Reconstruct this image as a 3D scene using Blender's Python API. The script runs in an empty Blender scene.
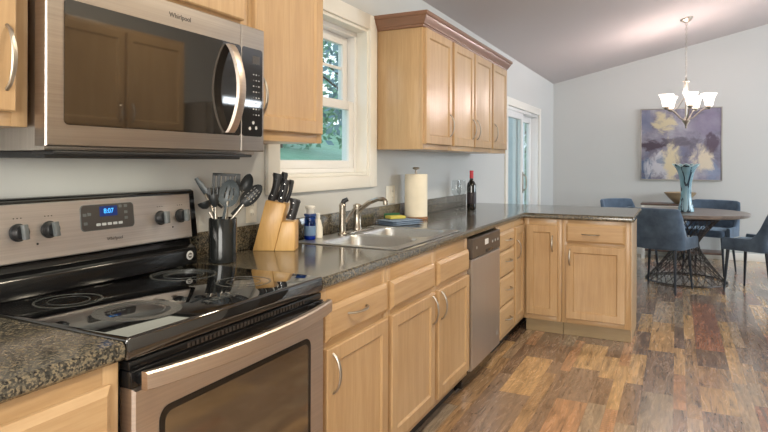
import bpy, bmesh, math, random
from mathutils import Vector, Matrix, noise
random.seed(7)
PI = math.pi
SC = bpy.context.scene
COL = SC.collection

def lin(c):
    return tuple((v/255/12.92 if v/255 <= .04045 else ((v/255+.055)/1.055)**2.4) for v in c)

# ---------------------------------------------------------------- camera
cam_d = bpy.data.cameras.new('camera')
cam = bpy.data.objects.new('camera', cam_d)
COL.objects.link(cam)
cam_d.sensor_width = 36.0
cam_d.lens = 36.0*589.38/768
cam_d.shift_y = -(216-162.32)/768
cam_d.clip_start = .05
cam.matrix_world = (Matrix.Translation((1.680, 0, 1.2924)) @ Matrix.Rotation(.4618, 4, 'Z')
                    @ Matrix.Rotation(PI/2, 4, 'X') @ Matrix.Rotation(.0029, 4, 'Z'))
SC.camera = cam

# ---------------------------------------------------------------- exposure, sky, lights
SC.view_settings.view_transform = 'Standard'
SC.view_settings.look = 'None'
SC.view_settings.exposure = 0.35
SC.view_settings.gamma = 1.0
SC.view_settings.use_curve_mapping = False

world = bpy.data.worlds.new('sky'); SC.world = world
world.use_nodes = True
wn = world.node_tree.nodes; wl = world.node_tree.links
bg = wn['Background']
tc = wn.new('ShaderNodeTexCoord'); sp = wn.new('ShaderNodeSeparateXYZ'); rp = wn.new('ShaderNodeValToRGB')
wl.new(tc.outputs['Generated'], sp.inputs[0]); wl.new(sp.outputs['Z'], rp.inputs[0])
rp.color_ramp.elements[0].position = 0.0; rp.color_ramp.elements[0].color = (*lin((226, 233, 238)), 1)
rp.color_ramp.elements[1].position = .6; rp.color_ramp.elements[1].color = (*lin((186, 208, 230)), 1)
wl.new(rp.outputs[0], bg.inputs[0])
bg.inputs[1].default_value = 1.7

def area(name, loc, direction, sx, sy, power, color, spread=PI):
    d = bpy.data.lights.new(name, 'AREA'); d.shape = 'RECTANGLE'; d.size = sx; d.size_y = sy
    d.energy = power; d.color = color; d.spread = spread
    o = bpy.data.objects.new(name, d); COL.objects.link(o); o.location = loc
    o.rotation_euler = Vector(direction).to_track_quat('-Z', 'Y').to_euler()
    return o
DAY = (.87, .94, 1.0)
WARM = (1.0, .87, .66)
area('daylight_side_windows', (6.24, 6.8, 1.7), (-1, 0, -.40), 3.8, 1.5, 170, DAY)
area('added_back_fill', (1.55, -1.50, 1.55), (0, 1, 0), 1.9, 1.3, 74, (1, .94, .85))  # fill light added behind the camera to lift the kitchen

# ---------------------------------------------------------------- materials
MATS = {}
class NT:
    def __init__(s, name):
        s.m = bpy.data.materials.new(name); s.m.use_nodes = True
        s.n = s.m.node_tree.nodes; s.l = s.m.node_tree.links
        s.b = s.n['Principled BSDF']; MATS[name] = s.m
    def add(s, t, **kw):
        n = s.n.new(t)
        for k, v in kw.items():
            if isinstance(v, tuple) and k.startswith('i_'): pass
            setattr(n, k, v)
        return n
    def link(s, a, b): s.l.new(a, b)
    def obj(s, scale=(1, 1, 1), rot=(0, 0, 0)):
        t = s.add('ShaderNodeTexCoord'); m = s.add('ShaderNodeMapping')
        m.inputs['Scale'].default_value = scale; m.inputs['Rotation'].default_value = rot
        s.link(t.outputs['Object'], m.inputs[0]); return m.outputs[0]
    def noise(s, vec, scale, detail=4, rough=.55, dist=0):
        n = s.add('ShaderNodeTexNoise'); n.inputs['Scale'].default_value = scale
        n.inputs['Detail'].default_value = detail; n.inputs['Roughness'].default_value = rough
        n.inputs['Distortion'].default_value = dist
        s.link(vec, n.inputs['Vector']); return n.outputs['Fac']
    def ramp(s, fac, stops, interp='LINEAR'):
        r = s.add('ShaderNodeValToRGB'); cr = r.color_ramp; cr.interpolation = interp
        while len(cr.elements) < len(stops): cr.elements.new(.5)
        for e, (p, c) in zip(cr.elements, stops): e.position = p; e.color = (*c, 1) if len(c) == 3 else c
        s.link(fac, r.inputs[0]); return r.outputs[0]
    def math(s, op, a, b=None, c=None):
        n = s.add('ShaderNodeMath', operation=op)
        for i, v in enumerate((a, b, c)):
            if v is None: continue
            if isinstance(v, (int, float)): n.inputs[i].default_value = v
            else: s.link(v, n.inputs[i])
        return n.outputs[0]
    def mix(s, fac, a, b, mode='MIX'):
        n = s.add('ShaderNodeMix', data_type='RGBA', blend_type=mode)
        for key, v in (('Factor', fac), ('A', a), ('B', b)):
            i = [k for k in n.inputs if k.name == key and (k.type == 'RGBA' or key == 'Factor' and k.type == 'VALUE')][0]
            if isinstance(v, (int, float)): i.default_value = v
            elif isinstance(v, tuple): i.default_value = (*v, 1) if len(v) == 3 else v
            else: s.link(v, i)
        return [o for o in n.outputs if o.type == 'RGBA'][0]
    def bump(s, h, strength=.2, dist=.002):
        n = s.add('ShaderNodeBump'); n.inputs['Strength'].default_value = strength; n.inputs['Distance'].default_value = dist
        s.link(h, n.inputs['Height']); s.link(n.outputs[0], s.b.inputs['Normal'])
    def set(s, **kw):
        for k, v in kw.items():
            i = s.b.inputs[k]
            if isinstance(v, tuple) and i.type == 'RGBA': i.default_value = (*v, 1)
            elif isinstance(v, (int, float, tuple)): i.default_value = v
            else: s.link(v, i)
        return s.m

def plain(name, rgb, rough=.5, metal=0., spec=.5, **kw):
    t = NT(name); v = t.obj()
    n = t.noise(v, 9, 3)
    c = lin(rgb)
    col = t.ramp(n, [(.3, tuple(x*.95 for x in c)), (.7, tuple(min(1, x*1.05) for x in c))])
    t.set(**{'Base Color': col, 'Roughness': rough, 'Metallic': metal, 'Specular IOR Level': spec}, **kw)
    return t.m

def paint(name, rgb, rough=.6, bump=.05):
    t = NT(name); v = t.obj()
    n = t.noise(v, 140, 3); n2 = t.noise(v, 1.2, 2)
    c = lin(rgb)
    t.set(**{'Base Color': t.ramp(n2, [(.3, tuple(x*.985 for x in c)), (.7, c)]), 'Roughness': rough, 'Specular IOR Level': .3})
    t.bump(n, bump, .001)
    return t.m

def wood(name, sc, a, b, c, rough=.33):
    t = NT(name); v = t.obj(sc)
    n1 = t.noise(v, 1.0, 6, .6, .6); n2 = t.noise(v, 5.0, 4, .6)
    v2 = t.obj((1.3, 1.3, 1.3)); n3 = t.noise(v2, 1.5, 2)
    f = t.math('MULTIPLY_ADD', n1, .6, t.math('MULTIPLY', n2, .4))
    col = t.ramp(f, [(.32, lin(a)), (.5, lin(b)), (.68, lin(c))])
    col = t.mix(.35, col, t.ramp(n3, [(.3, lin(a)), (.7, lin(c))]), 'MIX')
    t.set(**{'Base Color': col, 'Roughness': rough, 'Specular IOR Level': .45, 'Coat Weight': .35, 'Coat Roughness': .24})
    t.bump(n2, .05, .001)
    return t.m

MA, MB_, MC = (170, 137, 98), (187, 154, 113), (203, 172, 132)
wood('maple_upright', (26, 26, 1.6), MA, MB_, MC)
wood('maple_level', (1.6, 1.6, 26), MA, MB_, MC)
wood('crown_maple', (2, 2, 30), (112, 78, 58), (126, 90, 68), (140, 102, 80), .3)
wood('block_wood', (40, 6, 6), (196, 148, 84), (214, 170, 104), (228, 188, 124), .45)
wood('toe_wood_shaded', (1.6, 1.6, 26), (156, 136, 102), (170, 148, 112), (182, 160, 124), .5)  # peninsula toe board: shade of the recess put into the wood colour
wood('table_wood', (3, 22, 3), (96, 84, 76), (128, 114, 104), (150, 136, 126), .3)
wood('console_wood', (2, 24, 24), (74, 56, 48), (92, 70, 60), (110, 86, 74), .4)
wood('bowl_wood', (8, 8, 20), (142, 124, 98), (162, 142, 112), (180, 160, 130), .5)
paint('wall_paint', (202, 204, 203))
paint('ceiling_paint', (190, 184, 184), .8, .15)
paint('trim_paint', (238, 236, 229), .35, .01)
paint('window_vinyl', (238, 238, 238), .3, 0)
paint('white_plate', (232, 228, 216), .3, 0)

def granite():
    t = NT('granite_laminate'); v = t.obj()
    vo = t.add('ShaderNodeTexVoronoi'); vo.inputs['Scale'].default_value = 230; t.link(v, vo.inputs['Vector'])
    sc_ = t.add('ShaderNodeSeparateColor'); t.link(vo.outputs['Color'], sc_.inputs[0])
    n1 = t.noise(v, 120, 4, .6); n2 = t.noise(v, 30, 4)
    f = t.math('MULTIPLY_ADD', sc_.outputs[0], .34, t.math('MULTIPLY', n1, .66))
    c = t.ramp(f, [(.28, lin((36, 36, 34))), (.42, lin((72, 71, 66))), (.52, lin((98, 95, 87))), (.62, lin((146, 135, 112))), (.74, lin((112, 105, 92)))])
    c = t.mix(.45, c, t.ramp(n2, [(.35, lin((120, 120, 112))), (.65, lin((225, 215, 200)))]), 'MULTIPLY')
    t.set(**{'Base Color': c, 'Roughness': .13, 'Specular IOR Level': .5, 'IOR': 1.65})
    return t.m
granite()

def steel(name, rgb, rough, sc=(2, 2, 260), tint=1.0):
    t = NT(name); v = t.obj(sc)
    n = t.noise(v, 1.0, 3, .6)
    c = lin(rgb)
    t.set(**{'Base Color': t.ramp(n, [(.3, tuple(x*.9 for x in c)), (.7, tuple(min(1, x*1.06) for x in c))]),
             'Metallic': 1.0, 'Roughness': t.math('MULTIPLY_ADD', n, .14, rough-.07)})
    return t.m
steel('brushed_steel', (176, 168, 161), .33)
steel('door_steel', (208, 196, 186), .42)
steel('panel_steel', (216, 211, 210), .42)
steel('brushed_steel_upright', (188, 181, 174), .36, (260, 260, 2))
steel('handle_steel', (212, 198, 186), .38)
steel('sink_steel', (198, 199, 198), .36, (160, 3, 160))
steel('satin_nickel', (178, 171, 160), .40, (40, 40, 40))
steel('faucet_nickel', (176, 168, 156), .25, (40, 40, 40))
steel('chrome', (225, 225, 225), .08, (10, 10, 10))
plain('black_glass', (16, 16, 17), .04, IOR=2.1)
plain('oven_glass', (78, 64, 48), .07, IOR=2.2)
plain('microwave_glass', (30, 28, 26), .04, IOR=2.0)
plain('black_enamel', (20, 20, 21), .18)
plain('black_plastic', (30, 31, 33), .38)
plain('grey_panel', (72, 68, 66), .3)
plain('dishwasher_panel', (84, 76, 70), .34, metal=.4)
plain('burner_print', (78, 80, 78), .25)
plain('knob_grey', (104, 108, 108), .35)
plain('label_grey', (188, 190, 190), .5)
plain('wordmark_grey', (72, 70, 70), .4)
plain('white_ink', (225, 225, 225), .5)
plain('nylon_black', (38, 41, 43), .4)
plain('nylon_grey', (70, 78, 82), .35)
plain('crock_black', (40, 42, 42), .12, metal=.35)
plain('knife_black', (34, 34, 37), .42)
plain('towel_paper', (240, 232, 212), .9)
plain('cloth_blue', (122, 142, 166), .95)
plain('cloth_grey', (176, 178, 172), .95)
plain('sponge_yellow', (204, 192, 92), .9)
plain('scrub_green', (44, 92, 62), .95)
plain('foil_red', (190, 28, 44), .35)
plain('bottle_dark', (20, 22, 20), .06, spec=.8)
plain('bottle_label', (44, 36, 40), .5)
plain('soap_white', (232, 228, 214), .35)
plain('soap_cap', (232, 230, 224), .35)
plain('chair_leg_black', (26, 34, 46), .4)
plain('wire_bronze', (66, 60, 58), .4, metal=.4)
plain('vase_lip', (188, 212, 214), .15)
plain('silver_frame', (176, 172, 166), .35, metal=.5)
plain('fridge_grey', (120, 118, 116), .35, metal=.6)
plain('bark', (88, 72, 58), .9)
plain('siding_blue', (206, 212, 214), .7)
plain('deck_board', (150, 140, 130), .8)
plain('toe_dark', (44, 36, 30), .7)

def velvet():
    t = NT('velvet_blue'); v = t.obj()
    n = t.noise(v, 7, 4, .6); n2 = t.noise(v, 300, 2)
    t.set(**{'Base Color': t.ramp(n, [(.3, lin((56, 70, 88))), (.7, lin((88, 106, 126)))]), 'Roughness': .85,
             'Sheen Weight': .5, 'Sheen Roughness': .4, 'Sheen Tint': (.6, .75, .9)})
    t.bump(n2, .1, .001)
velvet()

def emit(name, rgb, strength):
    t = NT(name)
    t.set(**{'Base Color': lin(rgb), 'Emission Color': lin(rgb), 'Emission Strength': strength})
    return t.m
emit('lamp_glass', (255, 244, 236), 1.15)
emit('bulb_glow', (255, 240, 220), 4)
emit('clock_blue', (70, 170, 250), 1.0)
emit('clock_back', (14, 34, 84), .7)

def glass(name, tint, base_refl=.04, rough=0.0):
    m = bpy.data.materials.new(name); m.use_nodes = True; MATS[name] = m
    n = m.node_tree.nodes; l = m.node_tree.links; n.clear()
    o = n.new('ShaderNodeOutputMaterial'); mx = n.new('ShaderNodeMixShader'); tr = n.new('ShaderNodeBsdfTransparent')
    gl = n.new('ShaderNodeBsdfGlossy'); fr = n.new('ShaderNodeFresnel'); fr.inputs[0].default_value = 1.48
    tr.inputs[0].default_value = (*tint, 1); gl.inputs['Roughness'].default_value = rough
    ge = n.new('ShaderNodeNewGeometry'); iv = n.new('ShaderNodeMath'); iv.operation = 'SUBTRACT'; iv.inputs[0].default_value = 1
    ml = n.new('ShaderNodeMath'); ml.operation = 'MULTIPLY'
    l.new(ge.outputs['Backfacing'], iv.inputs[1]); l.new(fr.outputs[0], ml.inputs[0]); l.new(iv.outputs[0], ml.inputs[1])
    l.new(ml.outputs[0], mx.inputs[0]); l.new(tr.outputs[0], mx.inputs[1]); l.new(gl.outputs[0], mx.inputs[2]); l.new(mx.outputs[0], o.inputs[0])
    return m
glass('window_glass', (.92, .97, .97))
glass('wine_glass', (.93, .94, .94))
def clear_plastic(name, rgb, alpha_tint):
    glass(name, alpha_tint)
clear_plastic('soap_blue', None, (.12, .32, .72))

def floor_mat():
    t = NT('plank_floor'); tcn = t.add('ShaderNodeTexCoord'); sx = t.add('ShaderNodeSeparateXYZ')
    t.link(tcn.outputs['Object'], sx.inputs[0])
    W, L = .102, .62
    xs = t.math('ADD', t.math('DIVIDE', sx.outputs[0], W), t.math('MULTIPLY', t.math('SINE', t.math('MULTIPLY', sx.outputs[0], 2*PI/(W*3.37))), .36)); row = t.math('FLOOR', xs)
    wr = t.add('ShaderNodeTexWhiteNoise', noise_dimensions='1D'); t.link(row, wr.inputs['W'])
    ln = t.math('MULTIPLY_ADD', wr.outputs['Value'], .75, .6)
    ys = t.math('ADD', t.math('DIVIDE', sx.outputs[1], t.math('MULTIPLY', ln, L)), t.math('MULTIPLY', wr.outputs['Value'], 37.0))
    cell = t.math('FLOOR', ys)
    cb = t.add('ShaderNodeCombineXYZ'); t.link(row, cb.inputs[0]); t.link(cell, cb.inputs[1])
    wc = t.add('ShaderNodeTexWhiteNoise', noise_dimensions='3D'); t.link(cb.outputs[0], wc.inputs['Vector'])
    rnd = wc.outputs['Value']
    sep = t.add('ShaderNodeSeparateColor'); t.link(wc.outputs['Color'], sep.inputs[0])
    base = t.ramp(rnd, [(0, lin((142, 118, 100))), (.12, lin((178, 146, 112))), (.26, lin((204, 170, 126))), (.38, lin((184, 160, 134))),
                        (.50, lin((170, 122, 98))), (.60, lin((164, 148, 130))), (.70, lin((212, 174, 128))), (.80, lin((150, 128, 112))), (.92, lin((188, 146, 114)))], 'CONSTANT')
    def gv(sx_, sy_, o1, o2):
        mp = t.add('ShaderNodeCombineXYZ')
        t.link(t.math('MULTIPLY_ADD', sx.outputs[0], sx_, t.math('MULTIPLY', rnd, o1)), mp.inputs[0])
        t.link(t.math('MULTIPLY_ADD', sx.outputs[1], sy_, t.math('MULTIPLY', sep.outputs[0], o2)), mp.inputs[1]); return mp.outputs[0]
    g = t.noise(gv(48.0, 3.0, 91.0, 53.0), 1.0, 6, .65, .8)
    g2 = t.noise(gv(20.0, 3.2, 31.0, 17.0), 1.0, 6, .7, 1.6)
    g3 = t.noise(gv(9.0, 7.0, 11.0, 7.0), 1.0, 5, .75, .6)
    col = t.mix(1.0, base, t.ramp(g, [(.32, (.44, .42, .41)), (.50, (1, 1, 1)), (.68, (1.2, 1.18, 1.14))]), 'MULTIPLY')
    col = t.mix(.85, col, t.ramp(g2, [(.32, (.36, .34, .34)), (.47, (.93, .92, .92)), (.68, (1.2, 1.16, 1.1))]), 'MULTIPLY')
    col = t.mix(.7, col, t.ramp(g3, [(.30, (.38, .36, .36)), (.40, (.95, .95, .95)), (.6, (1.05, 1.04, 1.02))]), 'MULTIPLY')
    # cross saw marks on some planks
    saw = t.math('SINE', t.math('MULTIPLY_ADD', sx.outputs[1], 260.0, t.math('MULTIPLY', g3, 6.0)))
    sel = t.math('GREATER_THAN', sep.outputs[2], .86)
    col = t.mix(t.math('MULTIPLY', sel, t.math('MULTIPLY', t.math('GREATER_THAN', saw, .55), .3)), col, (.10, .055, .035))
    fx = t.math('FRACT', xs); fy = t.math('FRACT', ys)
    e1 = t.math('LESS_THAN', t.math('MINIMUM', fx, t.math('SUBTRACT', 1.0, fx)), .012)
    e2 = t.math('LESS_THAN', fy, .005)
    col = t.mix(t.math('MULTIPLY', t.math('MAXIMUM', e1, e2), .4), col, (.05, .036, .026))
    rough = t.math('MULTIPLY_ADD', g2, .2, .16)
    t.set(**{'Base Color': col, 'Roughness': rough, 'Specular IOR Level': .5, 'IOR': 1.7, 'Coat Weight': .8, 'Coat Roughness': .14})
    t.bump(g, .05, .001)
floor_mat()

def painting_mat():
    t = NT('abstract_canvas'); tcn = t.add('ShaderNodeTexCoord'); v = tcn.outputs['Object']
    sx = t.add('ShaderNodeSeparateXYZ'); t.link(v, sx.inputs[0])
    def mapped(loc, sc_):
        mp = t.add('ShaderNodeMapping'); mp.inputs['Location'].default_value = loc; mp.inputs['Scale'].default_value = sc_; t.link(v, mp.inputs[0]); return mp.outputs[0]
    n1 = t.noise(mapped((1, 0, 0), (3.2, 1, 3.2)), 1.1, 6, .62, .3)
    n2 = t.noise(mapped((5, 2, 3), (5.5, 1, 3.5)), 1.2, 6, .7, .5)
    n3 = t.noise(mapped((9, 4, 1), (4, 1, 7)), 1.3, 6, .65, .4)
    col = t.ramp(n1, [(.30, lin((92, 88, 104))), (.44, lin((128, 124, 142))), (.56, lin((154, 151, 167))), (.70, lin((180, 180, 190)))])
    def blob(cx, cz, rx, rz, n, amt):
        dx = t.math('POWER', t.math('DIVIDE', t.math('SUBTRACT', sx.outputs[0], cx), rx), 2.0)
        dz = t.math('POWER', t.math('DIVIDE', t.math('SUBTRACT', sx.outputs[2], cz), rz), 2.0)
        f = t.math('SUBTRACT', 1.0, t.math('ADD', dx, dz))
        f = t.math('ADD', f, t.math('MULTIPLY', t.math('SUBTRACT', n, .5), 5.0))
        c = t.add('ShaderNodeClamp'); t.link(t.math('MULTIPLY', f, 1.3), c.inputs[0]); return t.math('MULTIPLY', c.outputs[0], amt)
    for (cx, cz, rx, rz, n, amt, c) in (
            (-.44, .82, .10, .22, n2, .7, (120, 130, 160)), (-.43, .18, .10, .2, n3, .9, (92, 112, 146)), (.36, .80, .24, .24, n1, .7, (126, 116, 142)), (.40, .14, .16, .16, n2, .6, (128, 146, 176)),
            (-.24, .18, .24, .2, n2, .85, (212, 212, 220)), (-.20, .80, .17, .16, n3, .9, (214, 202, 166)), (-.10, .30, .12, .3, n2, .95, (222, 208, 174)), (.26, .30, .15, .2, n2, .9, (220, 206, 182)),
            (.05, .38, .10, .14, n1, .7, (110, 116, 146)), (-.36, .50, .22, .09, n3, .95, (74, 60, 76)), (.02, .54, .28, .06, n3, .8, (96, 90, 104)), (.38, .50, .10, .14, n2, .9, (84, 68, 84)), (-.24, .28, .06, .10, n3, .7, (110, 128, 156))):
        col = t.mix(blob(cx, cz, rx, rz, n, amt), col, lin(c))
    t.set(**{'Base Color': col, 'Roughness': .5}); t.bump(n2, .3, .003)
painting_mat()

def vase_mat():
    t = NT('teal_glass'); tcn = t.add('ShaderNodeTexCoord'); v = tcn.outputs['Object']
    mp = t.add('ShaderNodeMapping'); mp.inputs['Scale'].default_value = (9, 9, 2.6); t.link(v, mp.inputs[0])
    n = t.noise(mp.outputs[0], 1.0, 2, .4, 1.5)
    a = t.math('LESS_THAN', t.math('ABSOLUTE', t.math('SUBTRACT', n, .49)), .03)
    n2 = t.noise(mp.outputs[0], .8, 3)
    c = t.ramp(n2, [(.3, lin((98, 136, 150))), (.6, lin((146, 180, 194))), (.75, lin((182, 208, 216)))])
    c = t.mix(t.math('MULTIPLY', a, .9), c, lin((30, 38, 52)))
    t.set(**{'Base Color': c, 'Roughness': .22, 'Specular IOR Level': .5})
vase_mat()

def leaf_mat(name, a, b):
    t = NT(name); v = t.obj(); n = t.noise(v, 1.7, 3)
    t.set(**{'Base Color': t.ramp(n, [(.3, lin(a)), (.7, lin(b))]), 'Roughness': .6})
leaf_mat('leaf_green', (96, 138, 112), (150, 188, 158))
leaf_mat('leaf_blue_green', (96, 130, 140), (150, 176, 178))
leaf_mat('lawn_grass', (98, 142, 108), (126, 166, 132))
M = MATS

# ---------------------------------------------------------------- mesh helpers
ORG = {}
class MB:
    def __init__(s): s.bm = bmesh.new()
    def _merge(s, b):
        me = bpy.data.meshes.new('tmp'); b.to_mesh(me); b.free(); s.bm.from_mesh(me); bpy.data.meshes.remove(me)
    def box(s, x0, x1, y0, y1, z0, z1, bev=0., seg=2, mat=None):
        b = bmesh.new(); bmesh.ops.create_cube(b, size=1)
        for v in b.verts:
            v.co = Vector((x0+(v.co.x+.5)*(x1-x0), y0+(v.co.y+.5)*(y1-y0), z0+(v.co.z+.5)*(z1-z0)))
        if bev > 0:
            bmesh.ops.bevel(b, geom=b.edges[:], offset=min(bev, .49*min(abs(x1-x0), abs(y1-y0), abs(z1-z0))), segments=seg, affect='EDGES', profile=.5)
        if mat is not None: bmesh.ops.transform(b, matrix=mat, verts=b.verts)
        s._merge(b); return s
    def lathe(s, prof, c=(0, 0, 0), n=24, axis='Z', cap=True, wave=None):
        b = s.bm; rings = []
        for (r, z) in prof:
            ring = []
            for i in range(n):
                a = 2*PI*i/n; rr = r*(wave(a, z) if wave else 1); p = (rr*math.cos(a), rr*math.sin(a), z)
                if axis == 'X': p = (p[2], p[0], p[1])
                elif axis == 'Y': p = (p[1], p[2], p[0])
                ring.append(b.verts.new(Vector(c)+Vector(p)))
            rings.append(ring)
        for a, d in zip(rings, rings[1:]):
            for i in range(n): b.faces.new((a[i], a[(i+1) % n], d[(i+1) % n], d[i]))
        if cap:
            b.faces.new(rings[0]); b.faces.new(rings[-1])
        return s
    def tube(s, pts, r, n=8, flat=None, closed=False):
        pts = [Vector(p) for p in pts]; b = s.bm; rings = []; N = len(pts)
        rad = r if callable(r) else (lambda t: r)
        ref = None
        for i, p in enumerate(pts):
            if closed: t = (pts[(i+1) % N]-pts[i-1]).normalized()
            else: t = (pts[min(i+1, N-1)]-pts[max(i-1, 0)]).normalized()
            if ref is None:
                ref = flat.copy() if flat is not None else (Vector((0, 0, 1)) if abs(t.z) < .9 else Vector((1, 0, 0)))
            u = (ref-t*ref.dot(t)).normalized(); w = t.cross(u); ref = u
            rr = rad(i/max(1, N-1)); ra, rb = rr if isinstance(rr, tuple) else (rr, rr)
            rings.append([b.verts.new(p+u*ra*math.cos(2*PI*k/n)+w*rb*math.sin(2*PI*k/n)) for k in range(n)])
        pairs = list(zip(rings, rings[1:]))
        if closed: pairs.append((rings[-1], rings[0]))
        for a, d in pairs:
            for k in range(n): b.faces.new((a[k], a[(k+1) % n], d[(k+1) % n], d[k]))
        if not closed: b.faces.new(rings[0]); b.faces.new(rings[-1])
        return s
    def prism(s, poly, d0, d1, f, bev=0.):
        # poly of (a,b); f(a,b,d)->point
        b = bmesh.new()
        A = [b.verts.new(Vector(f(p[0], p[1], d0))) for p in poly]; B = [b.verts.new(Vector(f(p[0], p[1], d1))) for p in poly]
        b.faces.new(A); b.faces.new(B[::-1]); n = len(poly)
        for i in range(n): b.faces.new((A[i], A[(i+1) % n], B[(i+1) % n], B[i]))
        bmesh.ops.recalc_face_normals(b, faces=b.faces)
        if bev: bmesh.ops.bevel(b, geom=b.edges[:], offset=bev, segments=2, affect='EDGES', profile=.5)
        s._merge(b); return s
    def rings(s, rr, cap0=True, cap1=True, closed=True):
        b = s.bm; R = [[b.verts.new(Vector(p)) for p in ring] for ring in rr]; n = len(R[0])
        for a, d in zip(R, R[1:]):
            for i in range(n if closed else n-1): b.faces.new((a[i], a[(i+1) % n], d[(i+1) % n], d[i]))
        if cap0: b.faces.new(R[0])
        if cap1: b.faces.new(R[-1])
        return s
    def panel(s, o, u, v, nrm, w, h, prof):
        o, u, v, nrm = Vector(o), Vector(u), Vector(v), Vector(nrm)
        s.rings([[o+u*(i if a == 0 else w-i)+v*(i if c == 0 else h-i)+nrm*d for a, c in ((0, 0), (1, 0), (1, 1), (0, 1))] for i, d in prof]); return s
    def build(s, name, mat, parent=None, ang=32, kind=None, label=None):
        bm = s.bm
        bmesh.ops.recalc_face_normals(bm, faces=bm.faces)
        org = ORG.get(parent.name if parent else None, Vector((0, 0, 0)))
        if org.length: bmesh.ops.translate(bm, verts=bm.verts, vec=-org)
        me = bpy.data.meshes.new(name); bm.to_mesh(me); bm.free()
        me.polygons.foreach_set('use_smooth', [True]*len(me.polygons))
        me.set_sharp_from_angle(angle=math.radians(ang))
        me.materials.append(M[mat] if isinstance(mat, str) else mat)
        o = bpy.data.objects.new(name, me); COL.objects.link(o)
        if parent: o.parent = parent; ORG[o.name] = org
        if kind: o['kind'] = kind
        if label: o['label'] = label
        return o

def thing(name, label, cat, loc=(0, 0, 0), rotz=0., group=None, local=False, rot=None):
    o = bpy.data.objects.new(name, None); COL.objects.link(o); o.empty_display_size = .05
    o.location = loc; o.rotation_euler = rot if rot else (0, 0, rotz)
    o['label'] = label; o['category'] = cat
    if group: o['group'] = group
    ORG[o.name] = Vector((0, 0, 0)) if local else Vector(loc)
    return o

def dup(root, loc, rotz=None, label=None, group=None):
    r = root.copy(); COL.objects.link(r); r.location = loc
    if rotz is not None: r.rotation_euler = (0, 0, rotz)
    if label: r['label'] = label
    if group: r['group'] = group
    for ch in list(root.children):
        c = ch.copy(); COL.objects.link(c); c.parent = r
        for g in list(ch.children):
            d = g.copy(); COL.objects.link(d); d.parent = c
    return r

def text_mesh(name, body, size, mat, parent, origin, u, v, nrm, align='CENTER', shear=0., depth=.0004):
    cu = bpy.data.curves.new(name, 'FONT'); cu.body = body; cu.size = size; cu.extrude = depth; cu.align_x = align; cu.align_y = 'CENTER'; cu.shear = shear
    tmp = bpy.data.objects.new('tmp_text', cu); COL.objects.link(tmp)
    dg = bpy.context.evaluated_depsgraph_get()
    me = bpy.data.meshes.new_from_object(tmp.evaluated_get(dg)); bpy.data.objects.remove(tmp); bpy.data.curves.remove(cu)
    u, v, nrm = Vector(u), Vector(v), Vector(nrm); org = ORG.get(parent.name, Vector((0, 0, 0)))
    p = Vector(origin)-org
    me.transform(Matrix(((u.x, v.x, nrm.x, p.x), (u.y, v.y, nrm.y, p.y), (u.z, v.z, nrm.z, p.z), (0, 0, 0, 1))))
    me.name = name; me.materials.clear(); me.materials.append(M[mat])
    o = bpy.data.objects.new(name, me); COL.objects.link(o); o.parent = parent; ORG[o.name] = org
    return o

def bow(p, q, nrm, h, ra=.0058, rb=.0042, n=14):
    p, q, nrm = Vector(p), Vector(q), Vector(nrm)
    pts = []
    for i in range(n+1):
        t = i/n
        pts.append(p+(q-p)*t+nrm*(h*(math.sin(PI*t)**.55 if 0 < t < 1 else 0)))
    m = MB(); m.tube(pts, lambda t: ((rb, ra*(.75+.45*math.sin(PI*t)))), 8, flat=nrm if False else None)
    return m

# ---------------------------------------------------------------- setting
WH = 2.484; SL = .23; RX = 3.9
def ceil_z(x): return WH+SL*x if x <= RX else WH+SL*RX-SL*(x-RX)
XR, YB, YF = 6.3, -1.6, 9.12

MB().box(-.3, XR+.2, YB-.2, YF+.2, -.12, 0).build('floor', 'plank_floor', kind='structure')
m = MB()
m.prism([(-.3, WH-.069), (RX, ceil_z(RX)), (XR+.3, ceil_z(XR+.3)), (XR+.3, 3.7), (-.3, 3.7)], YB-.2, YF+.2, lambda a, b, d: (a, d, b))
m.build('ceiling', 'ceiling_paint', kind='structure')
# left wall with the window and the sliding door cut out
W0, W1, WZ0, WZ1 = 2.25, 3.15, 1.215, 2.094
D0, D1, DZ = 6.40, 8.04, 1.93
m = MB()
for (a, b, c, d) in ((YB, W0, 0, WH), (W0, W1, 0, WZ0), (W0, W1, WZ1, WH), (W1, D0, 0, WH), (D0, D1, DZ, WH), (D1, YF, 0, WH)):
    m.box(-.16, 0, a, b, c, d+(.0 if d < WH else .0))
m.build('wall_left', 'wall_paint', kind='structure')
def gable(name, y0, y1):
    MB().prism([(-.16, 0), (XR+.16, 0), (XR+.16, ceil_z(XR+.16)), (RX, ceil_z(RX)), (0, WH), (-.16, WH-.036)], y0, y1, lambda a, b, d: (a, d, b)).build(name, 'wall_paint', kind='structure')
gable('wall_far', YF, YF+.16)
m = MB()
RW = ((4.85, 6.55), (7.05, 8.75))
ys = [YB]+[v for w in RW for v in w]+[YF]
for i in range(0, len(ys), 2): m.box(XR, XR+.16, ys[i], ys[i+1], 0, ceil_z(XR))
for a, b in RW: m.box(XR, XR+.16, a, b, 0, .85); m.box(XR, XR+.16, a, b, 2.35, ceil_z(XR))
m.build('wall_right', 'wall_paint', kind='structure')
# wall behind the camera with an opening added for the fill light
m = MB(); zz = ceil_z(0)
m.box(-.16, .6, YB-.16, YB, 0, zz); m.box(2.5, XR+.16, YB-.16, YB, 0, zz); m.box(.6, 2.5, YB-.16, YB, 0, .9); m.box(.6, 2.5, YB-.16, YB, 2.2, zz)
m.prism([(-.16, zz-.01), (XR, zz-.01), (XR, ceil_z(XR)), (RX, ceil_z(RX)), (0, zz)], YB-.16, YB, lambda a, b, d: (a, d, b))
m.build('wall_back', 'wall_paint', kind='structure')
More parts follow.
